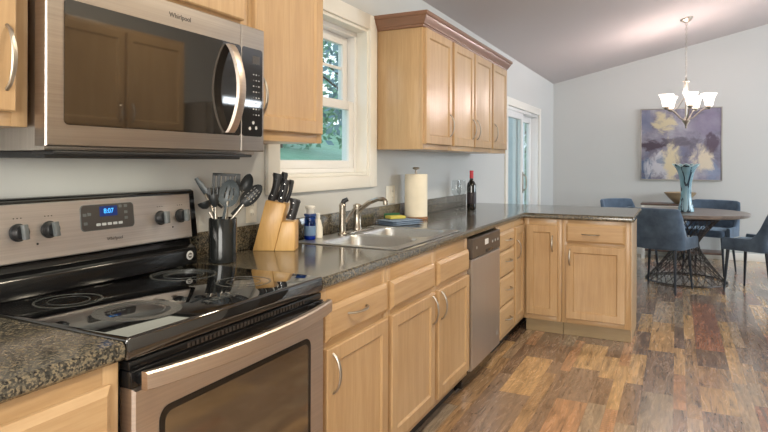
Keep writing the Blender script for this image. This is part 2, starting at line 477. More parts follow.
# partition that carries the cabinets facing the range
PX = 3.0
MB().prism([(PX, 0), (PX+.12, 0), (PX+.12, ceil_z(PX+.12)), (PX, ceil_z(PX))], YB, 4.36, lambda a, b, d: (a, d, b)).build('wall_partition', 'wall_paint', kind='structure')

def plain_window(name, axis, a0, a1, z0, z1, p):
    def B(m, u0, u1, w0, w1, n0, n1):
        if axis == 'x': m.box(p+n0, p+n1, u0, u1, w0, w1, .004)
        else: m.box(u0, u1, p+n0, p+n1, w0, w1, .004)
    m = MB(); t = .06
    B(m, a0, a0+t, z0, z1, 0, .06); B(m, a1-t, a1, z0, z1, 0, .06); B(m, a0+t, a1-t, z0, z0+t, 0, .06); B(m, a0+t, a1-t, z1-t, z1, 0, .06)
    mid = (a0+a1)/2; B(m, mid-.025, mid+.025, z0+t, z1-t, .005, .055)
    f = m.build(name, 'window_vinyl', kind='structure')
    g = MB(); B(g, a0+t, a1-t, z0+t, z1-t, .025, .032); g.build('pane', 'window_glass', f)
plain_window('window_2', 'x', RW[0][0], RW[0][1], .85, 2.35, XR+.05)
plain_window('window_3', 'x', RW[1][0], RW[1][1], .85, 2.35, XR+.05)
plain_window('added_back_window', 'y', .6, 2.5, .9, 2.2, YB-.12)  # unseen window, added to go with the fill light

# kitchen window: casing, jambs, two sashes
T = .09
m = MB()
m.box(0, .02, W0-T, W0, WZ0-.072, WZ1+T, .003); m.box(0, .02, W1, W1+T, WZ0-.072, WZ1+T, .003)
m.box(0, .02, W0, W1, WZ1, WZ1+T, .003); m.box(0, .02, W0, W1, WZ0-.072, WZ0, .003)
m.build('trim_1', 'trim_paint', kind='structure')
win = thing('window_1', 'white double hung kitchen window above the sink', 'window', (-.08, 2.7, WZ0)); win['kind'] = 'structure'
m = MB(); j = .018
m.box(-.155, .004, W0, W0+j, WZ0, WZ1); m.box(-.155, .004, W1-j, W1, WZ0, WZ1); m.box(-.155, .004, W0+j, W1-j, WZ1-j, WZ1); m.box(-.155, .006, W0+j, W1-j, WZ0, WZ0+j, .004)
m.build('jamb', 'trim_paint', win)
def sash(y0, y1, z0, z1, x0, x1, rail, bot):
    m = MB()
    m.box(x0, x1, y0, y0+rail, z0, z1, .004); m.box(x0, x1, y1-rail, y1, z0, z1, .004)
    m.box(x0, x1, y0+rail, y1-rail, z0, z0+bot, .004); m.box(x0, x1, y0+rail, y1-rail, z1-rail, z1, .004)
    s = m.build('sash', 'window_vinyl', win)
    MB().box((x0+x1)/2-.004, (x0+x1)/2+.004, y0+rail, y1-rail, z0+bot, z1-rail).build('pane', 'window_glass', s)
    return s
y0, y1 = W0+j, W1-j
zm = 1.655
m = MB(); m.box(-.153, -.065, y0, y0+.028, WZ0+j, WZ1-j, .003); m.box(-.153, -.065, y1-.028, y1, WZ0+j, WZ1-j, .003); m.box(-.153, -.065, y0+.028, y1-.028, WZ1-j-.03, WZ1-j, .003); m.box(-.153, -.065, y0+.028, y1-.028, WZ0+j, WZ0+j+.025, .003)
m.build('window_frame', 'window_vinyl', win)
y0 += .03; y1 -= .03
sash(y0, y1, WZ0+j+.025, zm, -.105, -.07, .052, .045)
s = sash(y0, y1, zm-.045, WZ1-j-.03, -.15, -.115, .052, .045)
mu = MB(); mu.box(-.139, -.126, y0+.052, y1-.052, 1.845, 1.862, .002); mu.build('muntin', 'window_vinyl', s)
MB().box(-.072, -.055, 2.64, 2.74, zm-.012, zm+.008, .004).build('sash_lock', 'window_vinyl', win)

# sliding glass door
m = MB()
m.box(0, .02, D0-T, D0, 0, DZ+T, .003); m.box(0, .02, D1, D1+T, 0, DZ+T, .003); m.box(0, .02, D0, D1, DZ, DZ+T, .003)
m.build('trim_2', 'trim_paint', kind='structure')
door = thing('door_1', 'white framed sliding glass door beyond the wall cabinets', 'door', (-.08, 7.2, 0)); door['kind'] = 'structure'
m = MB()
m.box(-.15, -.005, D0, D0+.035, 0, DZ, .003); m.box(-.15, -.005, D1-.035, D1, 0, DZ, .003); m.box(-.15, -.005, D0+.035, D1-.035, DZ-.035, DZ, .003); m.box(-.15, -.005, D0+.035, D1-.035, 0, .03, .003)
m.build('door_frame', 'window_vinyl', door)
def slide(y0, y1, x0, x1, handle):
    m = MB(); st = .07
    m.box(x0, x1, y0, y0+st, .03, DZ-.035, .004); m.box(x0, x1, y1-st, y1, .03, DZ-.035, .004)
    m.box(x0, x1, y0+st, y1-st, .03, .14, .004); m.box(x0, x1, y0+st, y1-st, DZ-.115, DZ-.035, .004)
    s = m.build('sliding_panel', 'window_vinyl', door)
    MB().box((x0+x1)/2-.005, (x0+x1)/2+.005, y0+st, y1-st, .14, DZ-.115).build('pane', 'window_glass', s)
    if handle is not None:
        h = MB(); h.box(x1, x1+.012, handle-.018, handle+.018, .92, 1.18, .005); h.tube([(x1+.01, handle, .95), (x1+.045, handle, .98), (x1+.05, handle, 1.05), (x1+.045, handle, 1.12), (x1+.01, handle, 1.15)], .008, 8)
        h.build('handle', 'satin_nickel', s)
slide(D0+.035, 7.26, -.065, -.02, 7.225)
slide(7.19, D1-.035, -.135, -.09, None)

# baseboards
m = MB()
m.box(0, .014, D1+T, YF, 0, .10, .003); m.box(0, .014, 5.12, D0-T, 0, .10, .003)
m.build('baseboard_left', 'trim_paint', kind='structure')
MB().box(.014, XR, YF-.014, YF, 0, .10, .003).build('baseboard_far', 'trim_paint', kind='structure')

# ---------------------------------------------------------------- outside
def lawn():
    m = MB(); b = m.bm; nx, ny = 40, 40; V = []
    for i in range(nx+1):
        for k in range(ny+1):
            x = -.9-32*i/nx; y = -14+58*k/ny
            d = max(0, -x-2.5); h = -.35+.21*d+.25*noise.noise((x*.2, y*.2, 0))
            V.append(b.verts.new((x, y, h)))
    for i in range(nx):
        for k in range(ny): b.faces.new((V[i*(ny+1)+k], V[i*(ny+1)+k+1], V[(i+1)*(ny+1)+k+1], V[(i+1)*(ny+1)+k]))
    return m.build('lawn', 'lawn_grass', kind='structure')
lawn()
def lawn_h(x, y): return -.35+.21*max(0, -x-2.5)+.25*noise.noise((x*.2, y*.2, 0))
def tree(x, y, h, r, label, leaf, seed, n=2600, size=.11, low=.25):
    rnd = random.Random(seed); z0 = lawn_h(x, y)-.1
    t = thing('tree', label, 'tree', (x, y, z0), group='trees on the lawn outside')
    tr = MB()
    tr.tube([(x, y, z0), (x+.05, y-.03, z0+h*.3), (x-.03, y+.04, z0+h*.6), (x, y, z0+h*.9)], lambda q: .12*(1-q)+.02, 8)
    for k in range(9):
        a = rnd.uniform(0, 2*PI); zz = z0+h*rnd.uniform(.3, .75)
        tr.tube([(x, y, zz), (x+math.cos(a)*r*.45, y+math.sin(a)*r*.45, zz+h*.12), (x+math.cos(a)*r*.8, y+math.sin(a)*r*.8, zz+h*.2)], lambda q: .045*(1-q)+.008, 6)
    tr.build('trunk', 'bark', t)
    m = MB(); b = m.bm
    cl = [(Vector((rnd.gauss(0, .45)*r, rnd.gauss(0, .45)*r, z0+h*(low+(1-low)*rnd.random()))), rnd.uniform(.3, .6)*r) for _ in range(26)]
    for _ in range(n):
        c, cr = rnd.choice(cl)
        d = Vector((rnd.gauss(0, 1), rnd.gauss(0, 1), rnd.gauss(0, 1))).normalized()*cr*rnd.uniform(.5, 1)
        p = Vector((x, y, 0))+c+d
        u = Vector((rnd.gauss(0, 1), rnd.gauss(0, 1), rnd.gauss(0, 1))).normalized(); w = u.orthogonal().normalized()
        s = size*rnd.uniform(.6, 1.4)
        b.faces.new([b.verts.new(p+u*s), b.verts.new(p+w*s*.5), b.verts.new(p-u*s), b.verts.new(p-w*s*.5)])
    m.build('crown', leaf, t)
tree(-3.3, 10.4, 6.2, 2.0, 'blue-green leafy tree seen through the upper pane of the kitchen window', 'leaf_blue_green', 3, 3800, .085, .42)
tree(-13.5, 20.5, 5.5, 2.4, 'dark green tree far up the lawn, seen low through the kitchen window', 'leaf_green', 5, 3200, .16, .1)
tree(-2.2, 15.5, 5.0, 1.7, 'green tree seen through the narrow gap of the sliding glass door', 'leaf_green', 9, 3200, .12, .05)
MB().box(-3.2, -.72, 10.2, 10.35, -.4, 3.0).build('wall_outside', 'siding_blue', kind='structure')
MB().box(-2.2, -.165, 5.6, 10.2, -.16, -.06).build('floor_outside', 'deck_board', kind='structure')

# ---------------------------------------------------------------- cabinets
DOOR_PROF = [(0, 0), (0, .016), (.004, .020), (.052, .020), (.060, .0125), (.064, .012)]
DRAW_PROF = [(0, 0), (0, .010), (.004, .0125), (.016, .0205)]
class Frame:   # a = along, n = out from the wall, z = up
    def __init__(s, o, u, n): s.o, s.u, s.n = Vector(o), Vector(u), Vector(n)
    def p(s, a, n, z): return s.o+s.u*a+s.n*n+Vector((0, 0, z))
    def box(s, m, a0, a1, n0, n1, z0, z1, bev=0.):
        p, q = s.p(a0, n0, z0), s.p(a1, n1, z1)
        m.box(min(p.x, q.x), max(p.x, q.x), min(p.y, q.y), max(p.y, q.y), z0, z1, bev)
FL = Frame((0, 0, 0), (0, 1, 0), (1, 0, 0))            # along the left wall
PEN_BACK = 5.11
FP = Frame((0, PEN_BACK, 0), (1, 0, 0), (0, -1, 0))    # peninsula fronts
FO = Frame((PX, 0, 0), (0, 1, 0), (-1, 0, 0))          # facing cabinets

def front_panel(F, root, name, a0, a1, z0, z1, nf, prof, mat, handle=None, hl=.135):
    m = MB(); m.panel(F.p(a0, nf, z0), F.u, (0, 0, 1), F.n, a1-a0, z1-z0, prof)
    d = m.build(name, mat, root, ang=20)
    if handle:
        kind, a, z = handle
        n0 = nf+.019
        p, q = (F.p(a, n0, z-hl/2), F.p(a, n0, z+hl/2)) if kind == 'v' else (F.p(a-hl/2, n0, z), F.p(a+hl/2, n0, z))
        bow(p, q, F.n, .030).build('handle', 'satin_nickel', d)
    return d

def cabinet(name, label, cat, F, a0, a1, z0, z1, nf, doors=(), drawers=(), group=None, toe=None, n_back=.003, hl=.135, stiles=(), rails=(), open_top=False):
    root = thing(name, label, cat, F.p((a0+a1)/2, (n_back+nf)/2, 0 if toe else z0), group=group)
    m = MB()
    if open_top:
        w = .016
        for q in ((a0+.001, a1-.001, n_back, n_back+w, z0+w, z1), (a0+.001, a0+.001+w, n_back+w, nf-.019, z0+w, z1), (a1-.001-w, a1-.001, n_back+w, nf-.019, z0+w, z1), (a0+.001, a1-.001, n_back, nf-.019, z0, z0+w)): F.box(m, *q)
    else: F.box(m, a0+.001, a1-.001, n_back, nf-.019, z0, z1, .001)
    m.build('carcass', 'maple_upright', root)
    st = .038; tp = .05 if toe else .03
    for q in [(a0+.001, a0+st), (a1-st, a1-.001)]+list(stiles):
        m = MB(); F.box(m, q[0], q[1], nf-.0185, nf, z0, z1, .001); m.build('face_stile', 'maple_upright', root)
    for q in [(z0, z0+.042), (z1-tp-.02, z1)]+list(rails):
        m = MB(); F.box(m, a0+st, a1-st, nf-.0185, nf-.0003, q[0], q[1], .001); m.build('face_rail', 'maple_level', root)
    if toe:
        m = MB(); F.box(m, a0+.001, a1-.001, n_back, nf-.075, 0.001, z0-.0005); m.build('toe_kick', 'toe_wood_shaded' if toe == 'wood' else 'toe_dark', root)
    for (x0, x1, y0, y1, h) in doors: front_panel(F, root, 'door', x0, x1, y0, y1, nf+.0005, DOOR_PROF, 'maple_upright', h, hl)
    for (x0, x1, y0, y1, h) in drawers: front_panel(F, root, 'drawer_front', x0, x1, y0, y1, nf+.0005, DRAW_PROF, 'maple_level', h, hl)
    return root
BF = .631; BT = .873
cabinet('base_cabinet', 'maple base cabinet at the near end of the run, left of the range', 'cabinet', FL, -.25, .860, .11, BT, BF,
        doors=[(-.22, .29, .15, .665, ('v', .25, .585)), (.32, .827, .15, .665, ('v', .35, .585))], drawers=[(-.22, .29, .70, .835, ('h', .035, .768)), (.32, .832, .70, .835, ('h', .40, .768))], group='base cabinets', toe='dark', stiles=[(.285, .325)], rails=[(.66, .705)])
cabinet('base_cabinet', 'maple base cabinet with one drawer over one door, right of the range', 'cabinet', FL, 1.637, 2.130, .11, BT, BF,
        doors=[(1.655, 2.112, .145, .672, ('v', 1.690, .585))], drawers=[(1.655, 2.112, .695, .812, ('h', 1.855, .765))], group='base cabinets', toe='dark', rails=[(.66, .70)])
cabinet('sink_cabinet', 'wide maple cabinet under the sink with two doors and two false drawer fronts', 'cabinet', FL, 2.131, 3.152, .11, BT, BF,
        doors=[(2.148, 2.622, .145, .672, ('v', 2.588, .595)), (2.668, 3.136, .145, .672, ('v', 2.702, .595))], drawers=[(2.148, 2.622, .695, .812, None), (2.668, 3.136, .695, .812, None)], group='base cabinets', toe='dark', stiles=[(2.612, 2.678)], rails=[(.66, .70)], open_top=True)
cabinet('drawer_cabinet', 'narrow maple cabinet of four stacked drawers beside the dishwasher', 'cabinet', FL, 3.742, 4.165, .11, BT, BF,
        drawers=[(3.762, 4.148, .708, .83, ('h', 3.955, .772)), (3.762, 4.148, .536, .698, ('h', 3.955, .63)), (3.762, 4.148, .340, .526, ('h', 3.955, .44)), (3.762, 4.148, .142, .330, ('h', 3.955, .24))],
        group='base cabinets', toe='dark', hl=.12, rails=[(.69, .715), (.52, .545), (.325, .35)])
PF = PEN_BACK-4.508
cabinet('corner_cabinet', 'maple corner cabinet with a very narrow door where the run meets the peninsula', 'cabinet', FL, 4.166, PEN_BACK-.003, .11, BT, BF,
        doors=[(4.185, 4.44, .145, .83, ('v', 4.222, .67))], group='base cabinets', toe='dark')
cabinet('peninsula_cabinet', 'narrow maple peninsula cabinet with one tall door at the inside corner', 'cabinet', FP, .634, .914, .11, BT, PF,
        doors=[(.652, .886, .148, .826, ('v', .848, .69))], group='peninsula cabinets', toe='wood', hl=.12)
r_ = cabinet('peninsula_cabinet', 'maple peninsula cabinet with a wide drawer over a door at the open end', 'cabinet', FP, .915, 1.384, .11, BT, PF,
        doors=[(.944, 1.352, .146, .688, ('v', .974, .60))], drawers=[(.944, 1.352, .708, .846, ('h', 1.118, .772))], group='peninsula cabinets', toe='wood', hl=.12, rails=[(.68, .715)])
m = MB(); m.box(1.3845, 1.392, 4.505, 5.108, .10, BT, .001); m.box(1.3845, 1.390, 4.58, 5.108, .001, .0995); m.build('end_panel', 'maple_upright', r_)

UF, UZ0, UZ1 = .318, 1.372, 2.13
cabinet('wall_cabinet', 'maple wall cabinet at the left edge, left of the microwave', 'cabinet', FL, .02, .864, UZ0, UZ1, UF,
        doors=[(.04, .44, 1.404, 2.10, ('v', .405, 1.52)), (.46, .826, 1.404, 2.10, ('v', .803, 1.525))], group='wall cabinets', hl=.145, stiles=[(.435, .465)])
cabinet('wall_cabinet', 'short two-door maple wall cabinet above the microwave', 'cabinet', FL, .876, 1.652, 1.752, UZ1, UF,
        doors=[(.906, 1.262, 1.782, 2.10, ('v', 1.235, 1.87)), (1.276, 1.612, 1.782, 2.10, ('v', 1.303, 1.87))], group='wall cabinets', hl=.1, stiles=[(1.258, 1.280)])
cabinet('wall_cabinet', 'single-door maple wall cabinet between the microwave and the window', 'cabinet', FL, 1.654, 2.138, UZ0, UZ1, UF,
        doors=[(1.672, 2.117, 1.408, 2.10, ('v', 1.70, 1.53))], group='wall cabinets', hl=.145)
cabinet('wall_cabinet', 'single-door maple wall cabinet just right of the window, nearest of the long row', 'cabinet', FL, 3.246, 3.735, UZ0, UZ1, UF,
        doors=[(3.262, 3.716, 1.404, 2.10, ('v', 3.672, 1.535))], group='wall cabinets', hl=.145)
cabinet('wall_cabinet', 'two-door maple wall cabinet in the middle of the row right of the window', 'cabinet', FL, 3.736, 4.672, UZ0, UZ1, UF,
        doors=[(3.756, 4.190, 1.404, 2.10, ('v', 4.150, 1.535)), (4.216, 4.654, 1.404, 2.10, ('v', 4.256, 1.535))], group='wall cabinets', hl=.145, stiles=[(4.186, 4.222)])
cabinet('wall_cabinet', 'single-door maple wall cabinet at the far end of the row, next to the sliding door', 'cabinet', FL, 4.673, 5.142, UZ0, UZ1, UF,
        doors=[(4.692, 5.122, 1.404, 2.10, ('v', 4.73, 1.535))], group='wall cabinets', hl=.145)
cabinet('wall_cabinet', 'two-door maple wall cabinet opposite the range, mirrored in the microwave door', 'cabinet', FO, 2.30, 3.42, 1.50, 2.22, .45,
        doors=[(2.325, 2.85, 1.53, 2.19, ('v', 2.81, 1.63)), (2.87, 3.395, 1.53, 2.19, ('v', 2.91, 1.63))], group='wall cabinets', stiles=[(2.845, 2.875)])
fr = thing('added_fridge', 'added grey two-door fridge opposite the sink, darkening the microwave door reflection', 'added_fridge', (2.66, 3.88, 0))  # guessed fridge, added to darken the reflection in the microwave door
MB().box(2.36, 2.985, 3.45, 4.32, .02, 1.76, .006).build('body', 'fridge_grey', fr)
for z0, z1 in ((.06, 1.14), (1.15, 1.755)):
    d_ = MB(); d_.box(2.29, 2.357, 3.452, 4.318, z0, z1, .012); d_ = d_.build('door', 'fridge_grey', fr)
    bow((2.289, 3.53, z0+.08 if z0 > 1 else z1-.45), (2.289, 3.53, z0+.42 if z0 > 1 else z1-.05), (-1, 0, 0), .04, .009, .009).build('handle', 'satin_nickel', d_)
MB().box(2.40, 2.98, 3.46, 4.31, 0, .0195).build('foot_rail', 'black_plastic', fr)
# crown molding along the long row
def crown(name, label, y0, y1, ret0, ret1):
    prof = [(.0, 2.100), (.010, 2.104), (.012, 2.116), (.018, 2.119), (.022, 2.130), (.036, 2.150), (.040, 2.162), (.046, 2.165), (.050, 2.172), (.050, 2.187), (.0, 2.187)]
    base = UF+.0008
    path = []
    m = MB(); R = []
    for (d, z) in prof:
        ring = []
        if ret0: ring.append((.0035, y0-d, z))
        ring.append((base+d, y0-d if ret0 else y0, z)); ring.append((base+d, y1+d if ret1 else y1, z))
        if ret1: ring.append((.0035, y1+d, z))
        R.append(ring)
    R = [list(c) for c in zip(*R)]
    m.rings(R)
    o = m.build(name, 'crown_maple', ang=25); o['label'] = label; o['category'] = 'crown molding'
    return o
crown('crown_molding', 'dark maple crown molding along the top of the wall cabinets right of the window', 3.2455, 5.1425, True, True)

# ---------------------------------------------------------------- countertops
CT0, CT1 = .8745, .914; CE = .645
edge = [(.0, CT0), (.052, CT0), (.059, CT0+.007), (.060, CT1-.014), (.057, CT1-.006), (.050, CT1-.001), (.0, CT1)]
ct = thing('countertop', 'short granite-look countertop at the near left, beside the range', 'countertop', (.3, .3, CT0))
m = MB(); m.box(.002, CE-.06, -.26, .865, CT0, CT1); m.prism(edge, -.26, .865, lambda a, b, d: (CE-.06+a, d, b)); m.build('slab', 'granite_laminate', ct)
MB().box(.002, .02, -.26, .865, CT1+.0003, 1.017, .003).build('backsplash', 'granite_laminate', ct)
ct = thing('countertop', 'long granite-look countertop running past the sink onto the peninsula', 'countertop', (.3, 3.5, CT0))
SX0, SX1, SY0, SY1 = .105, .585, 2.315, 3.065
m = MB()
m.box(.002, CE-.06, 1.636, SY0, CT0, CT1); m.box(.002, SX0, SY0, SY1, CT0, CT1); m.box(.002, CE-.06, SY1, 4.54, CT0, CT1)
m.prism(edge, 1.636, 4.54, lambda a, b, d: (CE-.06+a, d, b))
PE = 4.478; XE = 1.413
m.box(.002, XE-.06, 4.538, 5.36, CT0, CT1)
m.prism(edge, .6, XE-.015, lambda a, b, d: (d, PE+.06-a, b)); m.prism(edge, PE+.015, 5.40, lambda a, b, d: (XE-.06+a, d, b)); m.prism(edge, .002, XE-.015, lambda a, b, d: (d, 5.34+a, b))
m.lathe([(.02, CT0), (.0225, CT0+.007), (.023, CT1-.014), (.020, CT1-.006), (.013, CT1-.001)], (XE-.023, PE+.023, 0), 20)
m.build('slab', 'granite_laminate', ct)
MB().box(.002, .02, 1.66, 4.96, CT1+.0003, 1.017, .003).build('backsplash', 'granite_laminate', ct)

# ---------------------------------------------------------------- range
RY0, RY1 = .870, 1.630; RC = (RY0+RY1)/2
rg = thing('range', 'freestanding stainless electric range with a black glass cooktop', 'range', (.33, RC, 0))
m = MB(); m.box(.004, .615, RY0+.004, RY1-.004, .0, .868, .003); m.build('body', 'black_enamel', rg)
ck = MB(); ck.box(.07, .648, RY0-.002, RY1+.002, .8705, .921, .008, 3); ck = ck.build('cooktop', 'black_glass', rg)
def ring(cx, cy, r, w, mat):
    m = MB(); z = .9211
    n = 48; rr = [[(cx+q*math.cos(2*PI*i/n), cy+q*math.sin(2*PI*i/n), z+dz) for i in range(n)] for q, dz in ((r, 0), (r, .0003), (r-w, .0003), (r-w, 0))]
    m.rings(rr, False, False); return m.build('burner_ring', mat, ck)
for cx, cy, r in ((.475, 1.045, .105), (.475, 1.445, .085), (.225, 1.035, .085), (.225, 1.445, .105)):
    ring(cx, cy, r, .028 if r == .105 and cx > .4 else .007, 'burner_print'); ring(cx, cy, r*.62, .003, 'burner_print')
m = MB()
for k in range(6):
    m.box(.55, .575, 1.19+k*.022, 1.203+k*.022, .9212, .9216)
m.build('hot_surface_marks', 'burner_print', ck)
# backguard: black riser, sloped stainless panel
m = MB()
m.prism([(.004, .9215), (.105, .9215), (.105, .972), (.098, .982), (.075, .99), (.07, 1.012), (.004, 1.012)], RY0, RY1, lambda a, b, d: (a, d, b), .003)
m.prism([(.021, 1.0125), (.075, 1.0125), (.083, 1.018), (.062, 1.184), (.05, 1.190), (.021, 1.190)], RY0-.02, RY1+.026, lambda a, b, d: (a, d, b), .004)
bgd = m.build('backguard', 'black_enamel', rg)
S0 = Vector((.0945, 0, 1.018)); S1 = Vector((.0775, 0, 1.176)); sv = (S1-S0).normalized(); sn = Vector((sv.z, 0, -sv.x))
def onp(y, z, out=0.):
    t = (z-S0.z)/(S1.z-S0.z); p = S0+(S1-S0)*t+sn*out; return Vector((p.x, y, p.z))
m = MB(); R = []
for ins, d in ((0, -.012), (0, -.003), (.003, 0)):
    L = (S1-S0).length
    R.append([Vector((0, y, 0))+S0+sv*t+sn*d for y, t in ((RY0-.012+ins, ins), (RY1-.012-ins, ins), (RY1-.012-ins, L-ins), (RY0-.012+ins, L-ins))])
m.rings(R); m.build('control_panel', 'panel_steel', bgd)
def plate(y0, y1, z0, z1, out, th, r=.012):
    # rounded plate lying on the sloped panel
    pts = []
    for cx, cz, a0 in ((y1-r, z1-r, 0), (y0+r, z1-r, 90), (y0+r, z0+r, 180), (y1-r, z0+r, 270)):
        for k in range(5):
            a = math.radians(a0+k*22.5); pts.append((cx+r*math.cos(a), cz+r*math.sin(a)))
    m = MB(); m.rings([[onp(y, z, o) for y, z in pts] for o in (out, out+th)]); return m
dsp = plate(1.172, 1.364, 1.081, 1.160, .0003, .0025).build('display_bezel', 'knob_grey', rg)
plate(1.1735, 1.361, 1.083, 1.1585, .0029, .001).build('display', 'grey_panel', dsp)
plate(1.236, 1.300, 1.122, 1.153, .004, .0008, .003).build('clock_window', 'clock_back', dsp)
text_mesh('clock_digits', '8:07', .021, 'clock_blue', dsp, onp(1.268, 1.1375, .0050), (0, 1, 0), sv, sn)
for k in range(5): plate(1.222+k*.020, 1.237+k*.020, 1.094, 1.102, .004, .0008, .002).build('touch_key', 'label_grey', dsp)
for (y, z) in ((1.332, 1.13), (1.332, 1.112), (1.184, 1.13), (1.200, 1.131), (1.186, 1.104), (1.332, 1.15), (1.312, 1.15)): plate(y-.006, y+.006, z-.0045, z+.0045, .004, .0008, .002).build('touch_key', 'knob_grey', dsp)
text_mesh('wordmark', 'Whirlpool', .014, 'wordmark_grey', bgd, onp(1.288, 1.051, .0006), (0, 1, 0), sv, sn)
for y in (.985, 1.073, 1.475, 1.566):
    c = onp(y, 1.099, .0004); q = sn.to_track_quat('Z', 'Y').to_matrix().to_4x4()
    T_ = Matrix.Translation(c) @ q
    m = MB(); m.lathe([(.0245, 0), (.0245, .004), (.021, .006), (.0195, .022), (.017, .024)], n=28); bmesh.ops.transform(m.bm, matrix=T_, verts=m.bm.verts)
    kb = m.build('knob', 'black_plastic', rg)
    m = MB(); m.box(-.0065, .0065, -.0205, .0205, .0235, .040, .002)
    bmesh.ops.transform(m.bm, matrix=Matrix.Translation(c) @ q @ Matrix.Rotation(math.radians({.985: 4, 1.073: 6, 1.475: 0, 1.566: 0}[y]), 4, 'Z'), verts=m.bm.verts); m.build('grip', 'knob_grey', kb)
    for k in range(3):
        plate(y-.012+k*.010, y-.008+k*.010, 1.136, 1.139, .0003, .0003, .0012).build('dial_mark', 'wordmark_grey', bgd)
for y in (1.037, 1.527):
    plate(y-.003, y+.003, 1.060, 1.066, .0003, .0008, .0025).build('indicator_light', 'black_plastic', bgd)
m = MB(); m.lathe([(.016, 0), (.016, .001), (.013, .0016)], (.1052, 1.593, .955), 24, 'X'); st = m.build('round_sticker', 'label_grey', bgd)
MB().lathe([(.0095, 0), (.0095, .0006)], (.1069, 1.593, .955), 20, 'X').build('sticker_dot', 'wordmark_grey', bgd)
MB().box(.1076, .1081, 1.586, 1.600, .953, .957).build('sticker_bar', 'label_grey', bgd)
# vent strip and door
m = MB(); m.box(.60, .645, RY0+.006, RY1-.006, .849, .868, .002)
vs = m.build('vent_strip', 'black_enamel', rg)
m = MB()
for k in range(34): m.box(.6452, .6462, 1.04+k*.0145, 1.048+k*.0145, .853, .864)
m.build('vent_slots', 'toe_dark', vs)
m = MB(); m.panel((.617, RY0+.006, .175), (0, 1, 0), (0, 0, 1), (1, 0, 0), RY1-RY0-.012, .636, [(0, 0), (0, .034), (.006, .040)])
od = m.build('oven_door', 'door_steel', rg)
MB().box(.6165, .652, RY0+.004, RY1-.004, .8115, .848, .003).build('door_top_band', 'black_enamel', od)
def rrect(y0, y1, z0, z1, r, n=7):
    pts = []
    for cx, cz, a0 in ((y1-r, z1-r, 0), (y0+r, z1-r, 90), (y0+r, z0+r, 180), (y1-r, z0+r, 270)):
        for k in range(n):
            a = math.radians(a0+k*90/(n-1)); pts.append((cx+r*math.cos(a), cz+r*math.sin(a)))
    return pts
m = MB(); P = rrect(.945, 1.545, .32, .748, .03); m.rings([[(x, y, z) for y, z in P] for x in (.6572, .6582)]); m.build('window_border', 'black_enamel', od)
m = MB(); P = rrect(.960, 1.530, .335, .733, .022); m.rings([[(x, y, z) for y, z in P] for x in (.6583, .6590)]); m.build('door_window', 'oven_glass', od)
# bowed flat handle
m = MB(); R = []
for i in range(25):
    t = i/24; y = RY0+.012+t*(RY1-RY0-.024); b_ = math.sin(PI*t); x = .682+.044*b_**.8; zc = .832
    R.append([(x-.008, y, zc-.019), (x+.006, y, zc-.019), (x+.009, y, zc-.016), (x+.009, y, zc+.016), (x+.005, y, zc+.020), (x-.008, y, zc+.020)])
m.rings(R); hd = m.build('handle', 'handle_steel', rg, ang=30)
for y in (RY0+.030, RY1-.030): MB().box(.6525, .6735, y-.012, y+.012, .818, .846, .003).build('handle_mount', 'black_enamel', rg)
m = MB(); m.panel((.617, RY0+.006, .03), (0, 1, 0), (0, 0, 1), (1, 0, 0), RY1-RY0-.012, .138, [(0, 0), (0, .030), (.005, .036)])
m.build('storage_drawer', 'door_steel', rg)

# ---------------------------------------------------------------- microwave
Y0, Y1, MX = .858, 1.650, .392
mw = thing('microwave', 'stainless over-the-range microwave with a dark glass door', 'microwave', (.2, 1.27, 1.30))
m = MB(); m.box(.004, MX-.04, .880, Y1-.002, 1.318, 1.748, .003); m.build('body', 'brushed_steel_upright', mw)
YS = 1.530
def slab(y0, y1, z0, z1, mat, name, parent, x0=MX-.039, x1=MX):
    m = MB(); m.panel((x0, y0, z0), (0, 1, 0), (0, 0, 1), (1, 0, 0), y1-y0, z1-z0, [(0, 0), (0, x1-x0-.003), (.003, x1-x0)]); return m.build(name, mat, parent)
dr = slab(Y0, YS-.001, 1.328, 1.748, 'brushed_steel', 'door', mw)
cp = slab(YS+.001, Y1, 1.328, 1.748, 'brushed_steel', 'control_panel', mw)
m = MB(); P = rrect(Y0+.044, YS-.003, 1.379, 1.676, .012); m.rings([[(x, y, z) for y, z in P] for x in (MX+.0003, MX+.0015)]); m.build('door_window', 'microwave_glass', dr)
m = MB(); P = rrect(YS+.003, Y1-.012, 1.379, 1.676, .010); m.rings([[(x, y, z) for y, z in P] for x in (MX+.0003, MX+.0015)]); m.build('keypad', 'black_glass', cp)
MB().box(MX+.0016, MX+.002, 1.585, 1.622, 1.625, 1.652).build('display', 'grey_panel', cp)
for r in range(8):
    for c in range(3):
        MB().box(MX+.0016, MX+.002, 1.588+c*.014, 1.594+c*.014, 1.450+r*.0195, 1.454+r*.0195).build('button', 'label_grey' if (r+c) % 3 else 'knob_grey', cp)
for (y, z) in ((1.572, 1.405), (1.605, 1.408), (1.590, 1.425)):
    MB().lathe([(.006, 0), (.006, .0005)], (MX+.0016, y, z), 12, 'X').build('button', 'label_grey', cp)
m = MB(); R = []; hy = 1.468
for i in range(21):
    t = i/20; z = 1.386+t*.282; x = MX+.006+.046*math.sin(PI*t)**.75; w = .017
    R.append([(x-.004, hy-w, z), (x+.007, hy-w+.002, z), (x+.009, hy, z), (x+.007, hy+w-.002, z), (x-.004, hy+w, z)])
m.rings(R); m.build('handle', 'handle_steel', mw, ang=50)
m = MB(); m.box(.012, MX-.055, Y0+.035, Y1-.06, 1.301, 1.3175, .002); m.box(.30, MX-.012, .884, Y1-.05, 1.3085, 1.3175, .002); m.build('vent_grille', 'black_plastic', mw)
text_mesh('wordmark', 'Whirlpool', .020, 'wordmark_grey', dr, (MX+.0004, 1.263, 1.710), (0, 1, 0), (0, 0, 1), (1, 0, 0))
